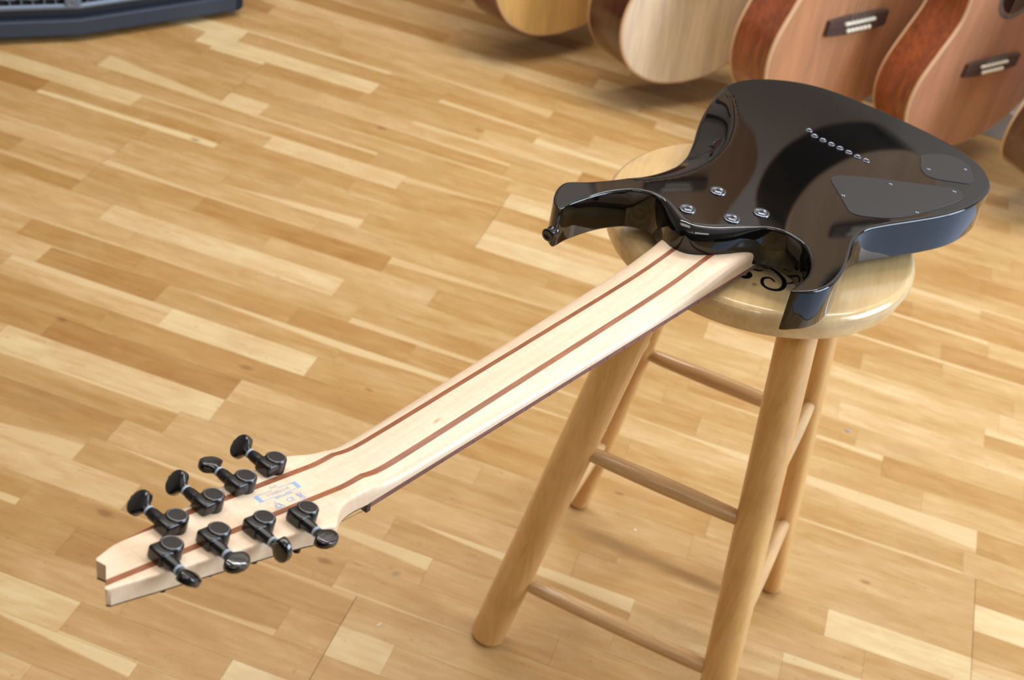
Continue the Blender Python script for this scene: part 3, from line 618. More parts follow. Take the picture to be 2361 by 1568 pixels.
def widths(x):
    if x < HXO + (-14) * mm * math.cos(T13): w_ = interp(x, WN); return w_, w_
    h = (x - HXO) / mm / math.cos(T13); return sinterp(h, BASS), sinterp(h, TREB)
def section(x, tipt=None):
    wb, wt = widths(x); n_ = interp(x, NE); zb, zt = zbf(x), zbot(x); top = []
    for a in cols:
        s, c = math.sin(a), math.cos(a)
        y = abs(s) ** (2 / n_) * (wt if s > 0 else -wb); hz = max(c, 0) ** (2 / n_)
        top.append([x, y * mm, zt + (zb - zt) * hz])
    bot = [[x, top[-1][1] + (top[0][1] - top[-1][1]) * k / 12, zt] for k in range(1, 12)]
    return top + bot
for x in xs_: secs.append(section(x))
base = secs[-1]; xb = hx2x(180)
for k in range(1, 13):
    t_ = (k / 12); t_ = 1 - (1 - t_) ** 1.6
    sc = []
    wy0, wy1 = -13.2 + (13.2 - 7.4) * t_ ** 2.2, 24.9 - (24.9 - 20.6) * t_ ** 1.5
    for px, py, pz in base:
        u = (py / mm + 13.2) / (24.9 + 13.2); y = wy0 + u * (wy1 - wy0)
        xe = hx2x(interp(y, TIP)); xx = xb + (xe - xb) * t_; dz = zplane(xx) - zplane(xb)
        sc.append([xx, y * mm, pz + dz])
    secs.append(sc)
NS_ = len(secs[0])
vv_ = [[bm.verts.new(p) for p in sc] for sc in secs]
for a, b_ in zip(vv_[:-1], vv_[1:]):
    for i in range(NS_): bm.faces.new((a[i], a[(i + 1) % NS_], b_[(i + 1) % NS_], b_[i]))
bm.faces.new(vv_[0])
e_ = vv_[-1]
nb = NS_ - M1 - 1
# end cap: strip between the top and the bottom row
bt = [e_[M1]] + e_[M1 + 1:] + [e_[0]]
ti, bi = 0, len(bt) - 1
while ti < M1 or bi > 0:
    if bi == 0 or (ti < M1 and e_[ti + 1].co.y <= bt[bi - 1].co.y):
        if len({e_[ti], e_[ti + 1], bt[bi]}) == 3: bm.faces.new((e_[ti], e_[ti + 1], bt[bi]))
        ti += 1
    else:
        if len({e_[ti], bt[bi - 1], bt[bi]}) == 3: bm.faces.new((e_[ti], bt[bi - 1], bt[bi]))
        bi -= 1
bmesh.ops.recalc_face_normals(bm, faces=bm.faces)
for yc in (-.0174, -.0127, .0127, .0174):
    bmesh.ops.bisect_plane(bm, geom=bm.verts[:] + bm.edges[:] + bm.faces[:], plane_co=(0, yc, 0), plane_no=(0, 1, 0), dist=1e-6)
def extract(src, test):
    b2 = src.copy()
    bmesh.ops.delete(b2, geom=[f for f in b2.faces if not test(f.calc_center_median().y)], context='FACES'); return b2
def seam_mesh(name, b2, mat, parent):
    me = bpy.data.meshes.new(name); b2.to_mesh(me); b2.free(); o = link(name, me, parent, (mat,), True); me.set_sharp_from_angle(angle=math.radians(40)); return o
neck = seam_mesh('neck', extract(bm, lambda y: not (.0127 < abs(y) < .0174)), M_maple, G)
for sgn in (-1, 1):
    seam_mesh('neck_stripe', extract(bm, lambda y: .0127 < sgn * y < .0174), M_walnut, neck)
bm.free()
# small figure spot in the maple
# fretboard, frets, nut
bm = bmesh.new(); pv = None
for i in range(50):
    x = .199 + (NUT - .199) * i / 49; wn = interp(x, WN) * mm; cs = []
    for y, z in ((-wn, ZS), (-wn, ZS - .0052), (-wn * .5, ZS - .0063), (0, ZS - .0066), (wn * .5, ZS - .0063), (wn, ZS - .0052), (wn, ZS)): cs.append(bm.verts.new((x, y, z)))
    if pv:
        for j in range(7): bm.faces.new((pv[j], pv[(j + 1) % 7], cs[(j + 1) % 7], cs[j]))
    else: bm.faces.new(cs)
    pv = cs
bm.faces.new(pv)
fb = bobj('fretboard', bm, M_rose, G)
for n_ in range(1, 25):
    x = NUT - .6995 * (1 - 2 ** (-n_ / 12)); wn = interp(x, WN) * mm
    bm = bmesh.new(); box(bm, x - .0011, x + .0011, -wn + .0012, wn - .0012, ZS - .0069, ZS - .0050, bev=.0004, seg=1)
    box(bm, x - .0004, x + .0004, -wn - .00015, wn + .00015, ZS - .0052, ZS - .002)
    bobj('fret', bm, M_fret, fb)
bm = bmesh.new(); box(bm, NUT - .0005, NUT + .0042, -.0275, .0275, ZS - .0088, ZS + .0004, bev=.0006); bobj('nut', bm, M_satin_black, G)
# headstock frame
HM = Matrix.Translation((HXO, 0, HZO)) @ Matrix.Rotation(-T13, 4, 'Y')
M_hface = plain('black_headstock_face', (.004, .004, .0045, 1), .08, coat=1)
def hpos(h, y, z=0): return HM @ Vector((h * mm, y * mm, z))
def headface():
    bm = bmesh.new(); L_, R_ = [], []
    for sc in secs:
        if sc[0][0] > NUT + .006: L_.append(Vector(sc[0])); R_.append(Vector(sc[M1]))
    poly = L_ + [Vector(p) for p in secs[-1][M1 + 1:][::-1]] + R_[::-1]
    dz = Vector((math.sin(T13), 0, -math.cos(T13)))
    a = [bm.verts.new(p) for p in poly]; b_ = [bm.verts.new(p + dz * .0012) for p in poly]
    n = len(poly)
    for i in range(n): bm.faces.new((a[i], a[(i + 1) % n], b_[(i + 1) % n], b_[i]))
    bm.faces.new(b_[::-1]); bm.faces.new(a)
    return bobj('headstock_face', bm, M_hface, G)
headface()
# tuning machines
def tuner(h, y, side, kang):
    t_ = empty_child('tuning_machine', HM @ Matrix.Translation((h * mm, y * mm, 0)))
    Z = Matrix.Identity(4)
    bm = bmesh.new()
    lathe(bm, [(.0079, 0), (.0079, .0096), (.0076, .0105), (.0070, .0110), (.0066, .0110), (.001, .0110)], 40)
    ax = .0086
    # worm housing beside the cap, with rounded upper edges
    vs = box(bm, .001, ax + .0045, -.0072, .0072, 0, .0100, bev=.0022, seg=3)
    M, L_ = axis_matrix((ax - .001, side * .005, .0048), (ax - .001, side * .0168, .0048))
    lathe(bm, [(.0044, 0), (.0043, L_ * .7), (.0036, L_)], 28, M)
    hs = bobj('housing', bm, M_satin_black, t_, True, 35)
    bm = bmesh.new(); lathe(bm, [(.0068, .0109), (.0067, .0112), (.0063, .0112), (.0062, .01105)], 40, cap=False); bobj('cap_rim', bm, M_steel_dk, t_, True)
    bm = bmesh.new(); lathe(bm, [(.0063, .0109), (.0062, .01118), (.001, .0113)], 40); bobj('cap', bm, M_cap, t_, True, 50)
    M, _ = axis_matrix((ax - .001, side * .0168, .0048), (ax - .001, side * .03, .0048))
    bm = bmesh.new(); lathe(bm, [(.0036, 0), (.0038, .0003), (.0038, .0018), (.0034, .0021)], 28, M); bobj('washer', bm, M_washer, t_, True, 40)
    # button: flat pear shape, curved outer end
    KM = M @ Matrix.Translation((0, 0, .0020)) @ Matrix.Rotation(kang, 4, 'Z')
    bm = bmesh.new(); rings_ = []
    for z, hw, th in ((0, .0032, .0030), (.0012, .0036, .0034), (.0026, .0046, .0038), (.0045, .0072, .0041), (.006, .0089, .0042), (.008, .0095, .0040), (.0105, .0092, .0037), (.0128, .0078, .0033), (.0146, .0055, .0028), (.0155, .0030, .0020), (.0157, .0008, .0008)):
        rg = []
        for k in range(24):
            a = 2 * PI * k / 24; ex = 4.5 if z > .003 else 2.2
            c, s = math.cos(a), math.sin(a)
            rg.append(bm.verts.new(KM @ Vector((math.copysign(abs(c) ** (2 / ex), c) * hw, math.copysign(abs(s) ** (2 / ex), s) * th, z))))
        rings_.append(rg)
    for a, b_ in zip(rings_[:-1], rings_[1:]):
        for k in range(24): bm.faces.new((a[k], a[(k + 1) % 24], b_[(k + 1) % 24], b_[k]))
    bm.faces.new(rings_[0]); bm.faces.new(rings_[-1])
    lathe(bm, [(.0022, 0), (.0021, .0006), (.001, .0007)], 16, KM @ Matrix.Translation((0, 0, .0152)))
    bobj('button', bm, M_knob, t_, True, 28)
    bm = bmesh.new(); lathe(bm, [(.0050, -.0160), (.0050, -.0172), (.0034, -.0180), (.0030, -.021), (.0026, -.0235), (.0030, -.026), (.0028, -.0275), (.0008, -.0278)], 24); bobj('post', bm, M_satin_black, t_, True, 50)
def empty_child(name, M):
    # the housing carries the rest: a part mesh is made first, so the parts hang on a small base plate
    bm = bmesh.new(); box(bm, -.005, .011, -.006, .006, -.0004, .0012, bev=.0003, seg=1)
    o = bobj(name, bm, M_satin_black, G); o.matrix_local = M; return o
M_steel_dk = plain('worn_edge_metal', (.34, .35, .37, 1), .35, metal=1)
for (h, y), ka in zip(((36.6, -25.1), (71.1, -18.5), (105.4, -12.5), (141.1, -6.5)), (2.2, 0.12, 2.1, 2.3)): tuner(h, y, -1, ka)
for (h, y), ka in zip(((57.4, 29.8), (91.4, 23.1), (126.2, 17.7), (162.1, 14.2)), (0.0, 1.7, 0.1, 2.6)): tuner(h, y, 1, ka)
# strings: nut to posts, and along the fretboard to the bridge
posts = [(141.1, -6.5), (105.4, -12.5), (71.1, -18.5), (36.6, -25.1), (57.4, 29.8), (91.4, 23.1), (126.2, 17.7), (162.1, 14.2)]
order = [3, 2, 1, 0, 7, 6, 5, 4]
for i in range(8):
    yn = -.0240 + i * .00686; yb_ = -.0378 + i * .0108
    hp = posts[(3 - i) if i < 4 else (11 - i)]
    P0 = Vector((-.0, yb_, -TH - .0128)); P1 = Vector((NUT + .002, yn, ZS - .0092)); P2 = hpos(hp[0], hp[1] + (2.8 if hp[1] < 0 else -2.8), -.0238)
    r = .0002 + .00007 * (7 - i)
    bm = bmesh.new(); rod(bm, P0, P1, r, 8); rod(bm, P1, P2, r, 8); bobj('string', bm, M_steel, G, True)
# stamp on the back of the headstock
def hflat(name, pts, mat, parent=None):
    bm = bmesh.new(); bm.faces.new([bm.verts.new((x * mm, y * mm, 0)) for x, y in pts]); o = bobj(name, bm, mat, parent or G); o.matrix_local = HM @ Matrix.Translation((0, 0, .00016)); return o
def hrects(name, rects, mat):
    bm = bmesh.new()
    for x0, x1, y0, y1 in rects: bm.faces.new([bm.verts.new((x * mm, y * mm, 0)) for x, y in ((x0, y0), (x1, y0), (x1, y1), (x0, y1))])
    o = bobj(name, bm, mat, G); o.matrix_local = HM @ Matrix.Translation((0, 0, .00018)); return o
hrects('printed_frame', ((68.6, 72, -6.6, .6), (32.8, 36.2, -6.6, .6), (55, 68.6, -6.6, -6.1), (36.2, 50, -6.6, -6.1), (53, 68.6, .1, .6), (36.2, 48.5, .1, .6)), M_print)
hrects('printed_frame', ((36.6, 69.2, 3.4, 3.6), (36.6, 69.2, 12.7, 12.9), (36.6, 36.8, 3.4, 12.9), (69.0, 69.2, 3.4, 12.9)), M_printg)
def htext(body, size, h, y, mat, bold=0, ax='CENTER'):
    M = HM @ Matrix.Translation((h * mm, y * mm, .0002)) @ Matrix.Rotation(PI, 4, 'Z')
    text_mesh('printed_text', body, size, M, mat, G, ax, bold)
htext('RG8', .0036, 51.5, -8.9, M_printg, 0)
htext('I130806140', .0046, 52, -2.9, M_printg, .00002)
htext('MADE IN INDONESIA', .0017, 51.3, 2.0, M_print, .00008)
htext('CE', .0062, 50.2, 8.2, M_print, 0)
def hribbon(pts, w, mat):
    bm = ribbon(pts, [(0, w), (1, w)], 0, 1); o = bobj('printed_symbol', bm, mat, G); o.matrix_local = HM @ Matrix.Translation((0, 0, .0002))
tri = [(67, 11.6), (58.5, 11.6), (62.8, 4.8), (67, 11.6)]
def subdiv(p, k=6): return [tuple(Vector(p[i]).lerp(Vector(p[i + 1]), j / k)) for i in range(len(p) - 1) for j in range(k)] + [p[-1]]
hribbon(subdiv(tri), .28, M_print)
hribbon([(62.8 + 1.7 * math.cos(a * .35), 9.3 + 1.7 * math.sin(a * .35)) for a in range(19)], .25, M_print)
hribbon(subdiv([(43, 5.2), (38.6, 11)], 3), .28, M_print); hribbon(subdiv([(38.6, 5.2), (43, 11)], 3), .28, M_print)
hribbon(subdiv([(42.6, 5.4), (39, 5.4), (39.5, 10), (42.1, 10), (42.6, 5.4)], 3), .25, M_print); hrects('printed_symbol', ((38.6, 43, 11.3, 11.9),), M_print)
# ---------------------------------------------------------------- acoustic guitars hanging on the back wall
def acoustic_mats(nm, top, side, topd=None):
    td = topd or tuple(c * .82 for c in top)
    return (wood(nm + '_top_wood', srgb(*top), srgb(*td), .32, 1, 14, 26, coat=.25, ring=.4, bump=.03),
            wood(nm + '_side_wood', srgb(*side), srgb(*tuple(c * .62 for c in side)), .25, 1, 10, 22, coat=.5, ring=.5, bump=.03))
M_bind = plain('cream_binding', srgb(214, 178, 140), .4)
M_bone = plain('bone_white', srgb(236, 232, 215), .35)
M_rosette = plain('dark_rosette', srgb(60, 84, 92), .4)
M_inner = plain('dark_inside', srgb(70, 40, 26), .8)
M_ebony = wood('dark_rosewood_bridge', srgb(92, 70, 64), srgb(60, 44, 40), .5, 0, 8, 60, ring=.5)
M_mahog = wood('mahogany_neck', srgb(140, 78, 48), srgb(104, 54, 32), .35, 1, 12, 40, coat=.3)
M_mesh = None
PROF = [(0, 0), (.004, .05), (.014, .09), (.035, .132), (.06, .163), (.1, .188), (.145, .199), (.19, .194), (.24, .172), (.29, .148), (.32, .141), (.36, .143), (.42, .146), (.46, .135), (.49, .1), (.503, .05), (.505, 0)]
pc = catmull([(v, u, 0) for v, u in PROF], 6, False)
LOOP = [(p.y, p.x) for p in pc] + [(-p.y, p.x) for p in pc[-2:0:-1]]
def prism(bm, loop, z0, z1, grow=0, M=None, b0=.0, b1=.0):
    n = len(loop); rg = []
    def off(g):
        r = []
        for i in range(n):
            d = Vector(loop[(i + 1) % n]) - Vector(loop[i - 1]); nn = Vector((d.y, -d.x)).normalized(); r.append(Vector(loop[i]) + nn * g)
        return r
    steps = []
    if b0: steps += [(grow - b0, z0), (grow - b0 * .3, z0 + b0 * .3)]
    steps += [(grow, z0 + b0)]
    steps += [(grow, z1 - b1)]
    if b1: steps += [(grow - b1 * .3, z1 - b1 * .3), (grow - b1, z1)]
    for g, z in steps: rg.append([bm.verts.new((p.x, p.y, z)) for p in off(g)])
    for a, b_ in zip(rg[:-1], rg[1:]):
        for i in range(n): bm.faces.new((a[i], a[(i + 1) % n], b_[(i + 1) % n], b_[i]))
    bm.faces.new(rg[0][::-1]); bm.faces.new(rg[-1])
def acoustic(q, mats, label, bv=.195, nk=0):
    x, y, z, yaw, lean, dep, sc, rl = q
    Wn = Vector((math.sin(yaw) * math.cos(lean), -math.cos(yaw) * math.cos(lean), math.sin(lean)))
    U = Vector((math.cos(yaw), math.sin(yaw), 0)); V = Wn.cross(U)
    if V.z < 0: V = -V
    U2 = U * math.cos(rl) + V * math.sin(rl); V2 = V * math.cos(rl) - U * math.sin(rl)
    M = basis(Vector((x, y, z)), U2 * sc, V2 * sc, Wn * sc)
    g = empty('acoustic_guitar', M, label, 'guitar', None)
    d = dep / sc; mt, ms = mats
    bm = bmesh.new(); prism(bm, LOOP, -d + .002, -.003); bobj('sides_and_back', bm, ms, g, True, 35)
    for z0, z1 in ((-d, -d + .005), (-.006, -.0005)):
        bm = bmesh.new(); prism(bm, LOOP, z0, z1, .0008, b0=.001 if z0 < -.05 else 0, b1=.0012 if z0 > -.05 else 0); bobj('binding', bm, M_bind, g, True, 35)
    # soundboard with a real sound hole
    bm = bmesh.new(); hc = .355; n = len(LOOP)
    lp = [Vector((a, b_)) for a, b_ in LOOP]
    ins = []
    for i in range(n):
        dd = lp[(i + 1) % n] - lp[i - 1]; nn = Vector((dd.y, -dd.x)).normalized(); ins.append(lp[i] - nn * .0035)
    hole_ = [Vector((.05 * math.cos(2 * PI * k / 40), hc + .05 * math.sin(2 * PI * k / 40))) for k in range(40)]
    allp = ins + hole_
    ed = [(i, (i + 1) % n) for i in range(n)] + [(n + k, n + (k + 1) % 40) for k in range(40)]
    v2, e2, f2, _, _, _ = delaunay_2d_cdt(allp, ed, [], 1, 1e-7)
    vb = [bm.verts.new((p.x, p.y, .0004)) for p in v2]
    for f in f2:
        c_ = (v2[f[0]] + v2[f[1]] + v2[f[2]]) / 3
        if (c_ - Vector((0, hc))).length > .0485: bm.faces.new([vb[k] for k in f])
    bmesh.ops.extrude_face_region(bm, geom=bm.faces[:])
    bm.verts.ensure_lookup_table()
    for v in bm.verts[len(vb):]: v.co.z -= .003
    bobj('soundboard', bm, mt, g)
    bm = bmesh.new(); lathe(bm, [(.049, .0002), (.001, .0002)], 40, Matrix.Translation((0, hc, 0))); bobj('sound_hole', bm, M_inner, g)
    for r0, r1, m_ in ((.051, .0535, M_rosette), (.0555, .0595, M_rosette)):
        bm = bmesh.new(); lathe(bm, [(r0, .0004), (r0, .0008), (r1, .0008), (r1, .0004)], 48, Matrix.Translation((0, hc, 0)), cap=False); bobj('rosette', bm, m_, g)
    # bridge with saddle and pins
    bl = [(-.078, bv - .014), (-.04, bv - .017), (0, bv - .018), (.04, bv - .017), (.078, bv - .014), (.078, bv + .014), (.04, bv + .017), (-.04, bv + .017), (-.078, bv + .014)]
    bm = bmesh.new(); prism(bm, bl, .0003, .009, b1=.002); br = bobj('bridge', bm, M_ebony, g)
    bm = bmesh.new(); box(bm, -.039, .039, bv + .003, bv + .008, .008, .0135, bev=.0006, seg=1); bobj('saddle', bm, M_bone, br)
    for k in range(6):
        bm = bmesh.new(); lathe(bm, [(.0030, .008), (.0046, .0105), (.004, .014), (.0008, .0158)], 14, Matrix.Translation((-.027 + .0108 * k, bv - .008, 0))); bobj('bridge_pin', bm, M_bone, br, True)
    # neck, fretboard, headstock
    bm = bmesh.new()
    for (v0, v1, w0_, w1_, z0, z1) in ((.50, .86 - nk, .028, .022, -.016, .003),):
        vs = [bm.verts.new(p) for p in ((-w0_, v0, z1), (w0_, v0, z1), (w1_, v1, z1), (-w1_, v1, z1), (-w0_ * .6, v0, z0 - .006), (w0_ * .6, v0, z0 - .006), (w1_ * .6, v1, z0), (-w1_ * .6, v1, z0))]
        for f in ((0, 1, 2, 3), (4, 7, 6, 5), (0, 4, 5, 1), (1, 5, 6, 2), (2, 6, 7, 3), (3, 7, 4, 0)): bm.faces.new([vs[k] for k in f])
    box(bm, -.025, .025, .47, .52, -.08, -.0, bev=.006)
    bmesh.ops.bevel(bm, geom=[e for e in bm.edges if len(e.link_faces) == 2 and e.calc_face_angle(0) > .8], offset=.003, segments=2, affect='EDGES')
    bobj('neck', bm, M_mahog, g, True, 40)
    bm = bmesh.new(); vs = [bm.verts.new(p) for p in ((-.028, .405, .001), (.028, .405, .001), (.0215, .862, .0085), (-.0215, .862, .0085), (-.028, .405, .0085), (.028, .405, .0085))]
    bm.free(); bm = bmesh.new(); prism(bm, [(-.028, .405), (.028, .405), (.0215, .862 - nk), (-.0215, .862 - nk)], .003, .0095, b1=.001); bobj('fretboard', bm, M_ebony, g)
    bm = bmesh.new(); prism(bm, [(u_, v_ - nk) for u_, v_ in [(-.021, .862), (.021, .862), (.034, .90), (.036, 1.02), (.02, 1.035), (-.02, 1.035), (-.036, 1.02), (-.034, .90)]], -.014, .002, b0=.001, b1=.001)
    bobj('headstock', bm, M_mahog, g)
    for sx in (-1, 1):
        for k in range(3):
            bm = bmesh.new(); yk = .92 - nk + k * .037
            rod(bm, (sx * .03, yk, -.006), (sx * .048, yk, -.006), .003, 10); box(bm, min(sx * .046, sx * .056), max(sx * .046, sx * .056), yk - .009, yk + .009, -.010, -.002, bev=.002)
            lathe(bm, [(.0035, .0), (.0035, .012), (.001, .0125)], 12, Matrix.Translation((sx * .022, yk, 0))); bobj('tuning_machine', bm, M_steel, g, True, 40)
    for k in range(6):
        bm = bmesh.new(); rod(bm, (-.027 + .0108 * k, bv + .0045, .0128), (-.018 + .0072 * k, .865 - nk, .0112), .0004 + .00008 * (5 - k), 6); bobj('string', bm, M_steel, g, True)
    # hanger arm from the wall to under the headstock
    top = M @ Vector((0, .885 - nk, -.012))
    hg = bmesh.new(); W_ = Vector((top.x, WALL_Y - .004, top.z + .0))
    Mi = Matrix.Identity(4)
    box(hg, top.x - .03, top.x + .03, WALL_Y - .012, WALL_Y, top.z - .05, top.z + .05, bev=.003)
    Un = (M.to_3x3() @ Vector((1, 0, 0))).normalized(); Wd = (M.to_3x3() @ Vector((0, 0, 1))).normalized()
    back = top - Wd * .034
    rod(hg, (top.x, WALL_Y - .01, top.z), back, .005, 12)
    for s in (-1, 1):
        a = back + Un * .042 * s
        rod(hg, back, a, .005, 12); rod(hg, a, a + Wd * .06, .006, 12, round1=.003)
    ho = bobj('guitar_hanger', hg, M_satin_black, None, True, 40)
    return g, ho
m_sp = acoustic_mats('pale_spruce', (250, 230, 198), (96, 52, 30)); m_hon = acoustic_mats('honey_spruce', (232, 186, 112), (120, 56, 30))
m_ced = acoustic_mats('cedar', (204, 148, 108), (158, 82, 46)); m_ced2 = acoustic_mats('rose_cedar', (202, 144, 110), (160, 82, 44))
m_dk = acoustic_mats('dark_rosewood_body', (214, 160, 100), (100, 58, 36))
GT = [([-.5622, 1.517, .0649, .9955, .1112, .1091, .9976, .0008], m_hon, 'honey-coloured acoustic guitar hanging leftmost in the row, red-brown sides', 'hanger behind the honey-coloured acoustic guitar'),
      ([-.2595, 1.4497, .0664, .8486, .0542, .1236, .9594, .0121], m_sp, 'acoustic guitar with the palest cream top and dark rosewood sides', 'hanger behind the palest acoustic guitar'),
      ([.0538, 1.433, .0814, .942, .0148, .1062, 1.1572, .0074], m_ced, 'cedar-topped acoustic guitar hanging directly behind the black body, its sound hole above the frame', 'hanger behind the cedar guitar right of the palest one'),
      ([.3324, 1.519, .0681, .8812, -.0606, .1011, 1.0371, .038], m_ced2, 'cedar-topped acoustic guitar at top right showing bridge and part of the sound hole', 'hanger behind the guitar with the visible sound hole'),
      ([.591, 1.4702, .0669, .9749, -.1137, .115, .9853, .0005], m_dk, 'dark-sided acoustic guitar cut off by the right edge', 'hanger behind the guitar at the right edge')]
m_up = acoustic_mats('brown_mahogany', (186, 150, 118), (8, 8, 8), (168, 132, 100))
GT += [([-.25, 1.50, 1.345, .6, .0, .11, 1., 0], m_up, 'brown acoustic guitar with black sides, middle of the three on the upper wall row', 'hanger of the left guitar on the upper wall row'),
       ([.175, 1.50, 1.33, .7, .0, .14, 1., 0], m_up, 'brown acoustic guitar with black sides on the upper wall row, above the cedar ones', 'hanger of the guitar above the cedar ones on the upper wall row'),
       ([-.76, 1.50, 1.345, .6, .0, .11, 1., 0], m_up, 'brown acoustic guitar with black sides at the far left of the upper wall row', 'hanger of the far-left guitar on the upper wall row')]
for q, ms, lb, hl in GT:
    g, h = acoustic(q, ms, lb, .245 if ms is m_sp else .195, .12 if ms is m_ced else 0); tag(h, hl, 'hanger', 'wall hangers for the acoustic guitars')
# ---------------------------------------------------------------- speaker cabinet, top left
M_cab = plain('blue_grey_vinyl', srgb(46, 56, 73), .5, bump=.5, bscale=500)
M_cabd = plain('dark_recess_vinyl', srgb(44, 48, 56), .5)
M_grille = plain('grey_grille_metal', srgb(112, 124, 142), .45, metal=.3)
M_foot = plain('black_rubber', (.008, .008, .008, 1), .7)
A_, B_, D_ = Vector((-1.438, .977, 0)), Vector((-1.225, 1.290, 0)), Vector((-1.80, .655, 0))
cab = empty('speaker_cabinet', Matrix.Translation(A_), 'dark blue-grey speaker cabinet with bent front and grey woven metal grille', 'speaker')
nR = Vector((B_.y - A_.y, -(B_.x - A_.x), 0)).normalized(); nL = Vector((A_.y - D_.y, -(A_.x - D_.x), 0)).normalized()
def cprism(name, poly, z0, z1, mat, bev=.004):
    bm = bmesh.new(); lo = [bm.verts.new((p.x - A_.x, p.y - A_.y, z0)) for p in poly]; hi = [bm.verts.new((p.x - A_.x, p.y - A_.y, z1)) for p in poly]
    n = len(poly); bm.faces.new(lo[::-1]); bm.faces.new(hi)
    for i in range(n): bm.faces.new((lo[i], lo[(i + 1) % n], hi[(i + 1) % n], hi[i]))
    if bev: bmesh.ops.bevel(bm, geom=bm.edges[:], offset=bev, segments=3, affect='EDGES')
    return bobj(name, bm, mat, cab, True, 30)
bk = -nR * .34
BB = B_ - nR * .30; DD = D_ - nL * .30; AA = A_ - (nR + nL).normalized() * .36
def inset(k): return [D_ - nL * k, A_ - (nR + nL).normalized() * k, B_ - nR * k]
H0, H1 = .014, .50
u_R = (B_ - A_).normalized()
cprism('base_rail', [D_, A_, B_, BB, AA, DD], H0, .052, M_cab, .006)
cprism('top_panel', [D_, A_, B_, BB, AA, DD], H1 - .04, H1, M_cab, .006)
i3 = inset(.02); cprism('box', [i3[0], i3[1], B_ - nR * .02 - u_R * .004, BB - u_R * .004, AA, DD], .045, H1 - .03, M_cabd, .002)
cprism('side_cheek', [B_, BB, BB - u_R * .026, B_ - u_R * .026], H0, H1, M_cab, .006)
for P_ in (A_ - nR * .05 + u_R * .03, B_ - nR * .05 - u_R * .05, B_ - nR * .24 - u_R * .05, D_ - nL * .05 + (A_ - D_).normalized() * .06):
    bm = bmesh.new(); lathe(bm, [(.016, 0.0003), (.019, H0)], 20, Matrix.Translation((P_.x - A_.x, P_.y - A_.y, 0))); bobj('foot', bm, M_foot, cab, True, 40)
def grille(P0, P1, nrm, name='grille'):
    d = (P1 - P0); L_ = d.length; d.normalize(); o0 = P0 - A_ - nrm * .008
    bm = bmesh.new(); z0, z1 = .078, H1 - .06
    fr = .006
    def bar(a, b_, r, n=8): rod(bm, a, b_, r, n)
    c = [o0 + Vector((0, 0, z0)), o0 + d * L_ + Vector((0, 0, z0)), o0 + d * L_ + Vector((0, 0, z1)), o0 + Vector((0, 0, z1))]
    for i in range(4): bar(c[i], c[(i + 1) % 4], fr, 12)
    fo = bobj('grille_frame', bm, M_grille, cab, True, 40)
    bm = bmesh.new(); nx = int(L_ / .0215); nz = int((z1 - z0) / .0185)
    for i in range(1, nx):
        px = L_ * i / nx; pv = None
        for j in range(nz * 2 + 1):
            z = z0 + (z1 - z0) * j / (nz * 2); wv = .0016 * math.cos(PI * (j / 2 + i) )
            p = o0 + d * px + nrm * wv + Vector((0, 0, z))
            if pv is not None: bar(pv, p, .0019, 6)
            pv = p
    for j in range(1, nz):
        z = z0 + (z1 - z0) * j / nz; pv = None
        for i in range(nx * 2 + 1):
            px = L_ * i / (nx * 2); wv = -.0016 * math.cos(PI * (i / 2 + j))
            p = o0 + d * px + nrm * wv + Vector((0, 0, z + .0012 * math.cos(PI * (i / 2 + j))))
            if pv is not None: bar(pv, p, .0021, 6)
            pv = p
    o = bobj(name, bm, M_grille, cab, True); o['kind'] = 'stuff'
    bm = bmesh.new(); q0 = o0 - nrm * .006; 
    vs = [bm.verts.new(p) for p in (q0 + Vector((0, 0, z0)), q0 + d * L_ + Vector((0, 0, z0)), q0 + d * L_ + Vector((0, 0, z1)), q0 + Vector((0, 0, z1)))]; bm.faces.new(vs)
    bobj('grille_cloth', bm, M_foot, cab)
grille(A_ - u_R * .0005, B_ - u_R * .036, nR); grille(D_, A_ + (A_ - D_).normalized() * .0005, nL)
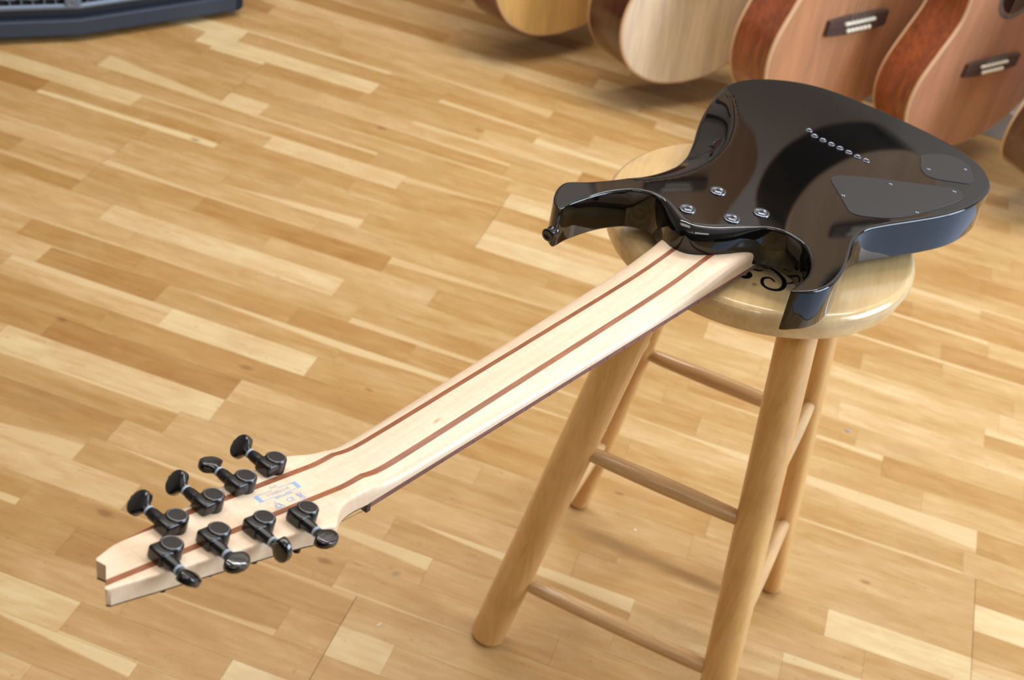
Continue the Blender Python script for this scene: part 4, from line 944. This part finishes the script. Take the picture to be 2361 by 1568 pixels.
bm = bmesh.new(); M, _ = axis_matrix(-nL * .004 + Vector((0, 0, .088)) - (A_ - D_).normalized() * .016, -nL * .004 + Vector((0, 0, .088)) - (A_ - D_).normalized() * .016 + nL)
lathe(bm, [(.0115, -.004), (.0115, .001), (.0095, .003), (.006, .003), (.005, .0015), (.001, .0015)], 24, M); bobj('grille_bolt', bm, M_grille, cab, True, 40)
# ---------------------------------------------------------------- added outside the frame, for reflections in the black lacquer
bm = bmesh.new(); box(bm, .88, 2.35, -.9, 1.15, .0004, .007, bev=.002)  # unseen mat, added to give the guitar side a bluish reflection
tag(bobj('added_mat', bm, plain('blue_grey_mat', srgb(160, 172, 192), .9, bump=.5, bscale=300)), 'unseen blue-grey mat added right of the stool to tint the reflections', 'mat')
ct = empty('added_counter', Matrix.Translation((0, -2.35, 0)), 'unseen black counter added behind the camera to darken the reflections', 'counter')  # unseen counter, added so the cutaway walls mirror something dark
M_ctr = plain('black_counter', (.01, .01, .011, 1), .5)
bm = bmesh.new(); box(bm, -1.7, 1.5, -.3, .42, .0005, 1.05, bev=.004); bobj('body', bm, M_ctr, ct)
bm = bmesh.new(); box(bm, -1.75, 1.55, -.35, .46, 1.05, 1.09, bev=.006); bobj('worktop', bm, M_ctr, ct)
# ---------------------------------------------------------------- small details
bm = bmesh.new(); box(bm, -.0035, .0035, -.0008, .0008, .0004, .0012, bev=.0003); o = bobj('paper_scrap', bm, M_bone); o.location = (-.3007, -.1683, 0); o.rotation_euler = (0, 0, 1.1)
tag(o, 'tiny white paper scrap on the floor left of the stool foot', 'scrap')

bm = bmesh.new(); box(bm, -.002, .002, -.0012, .0012, .0004, .0012, bev=.0003); o = bobj('paper_scrap', bm, M_bone); o.location = (-.0358, .1472, 0)
tag(o, 'tiny white crumb of paper on the floor under the stool, between its legs', 'scrap')
bm = bmesh.new(); box(bm, -.0035, .0035, -.0025, .0025, .0004, .0016, bev=.0006); o = bobj('lint_scrap', bm, plain('grey_lint', srgb(150, 150, 165), .9)); o.location = (.2333, .5258, 0)
tag(o, 'tiny grey lint scrap on the floor right of the far right stool leg', 'scrap')
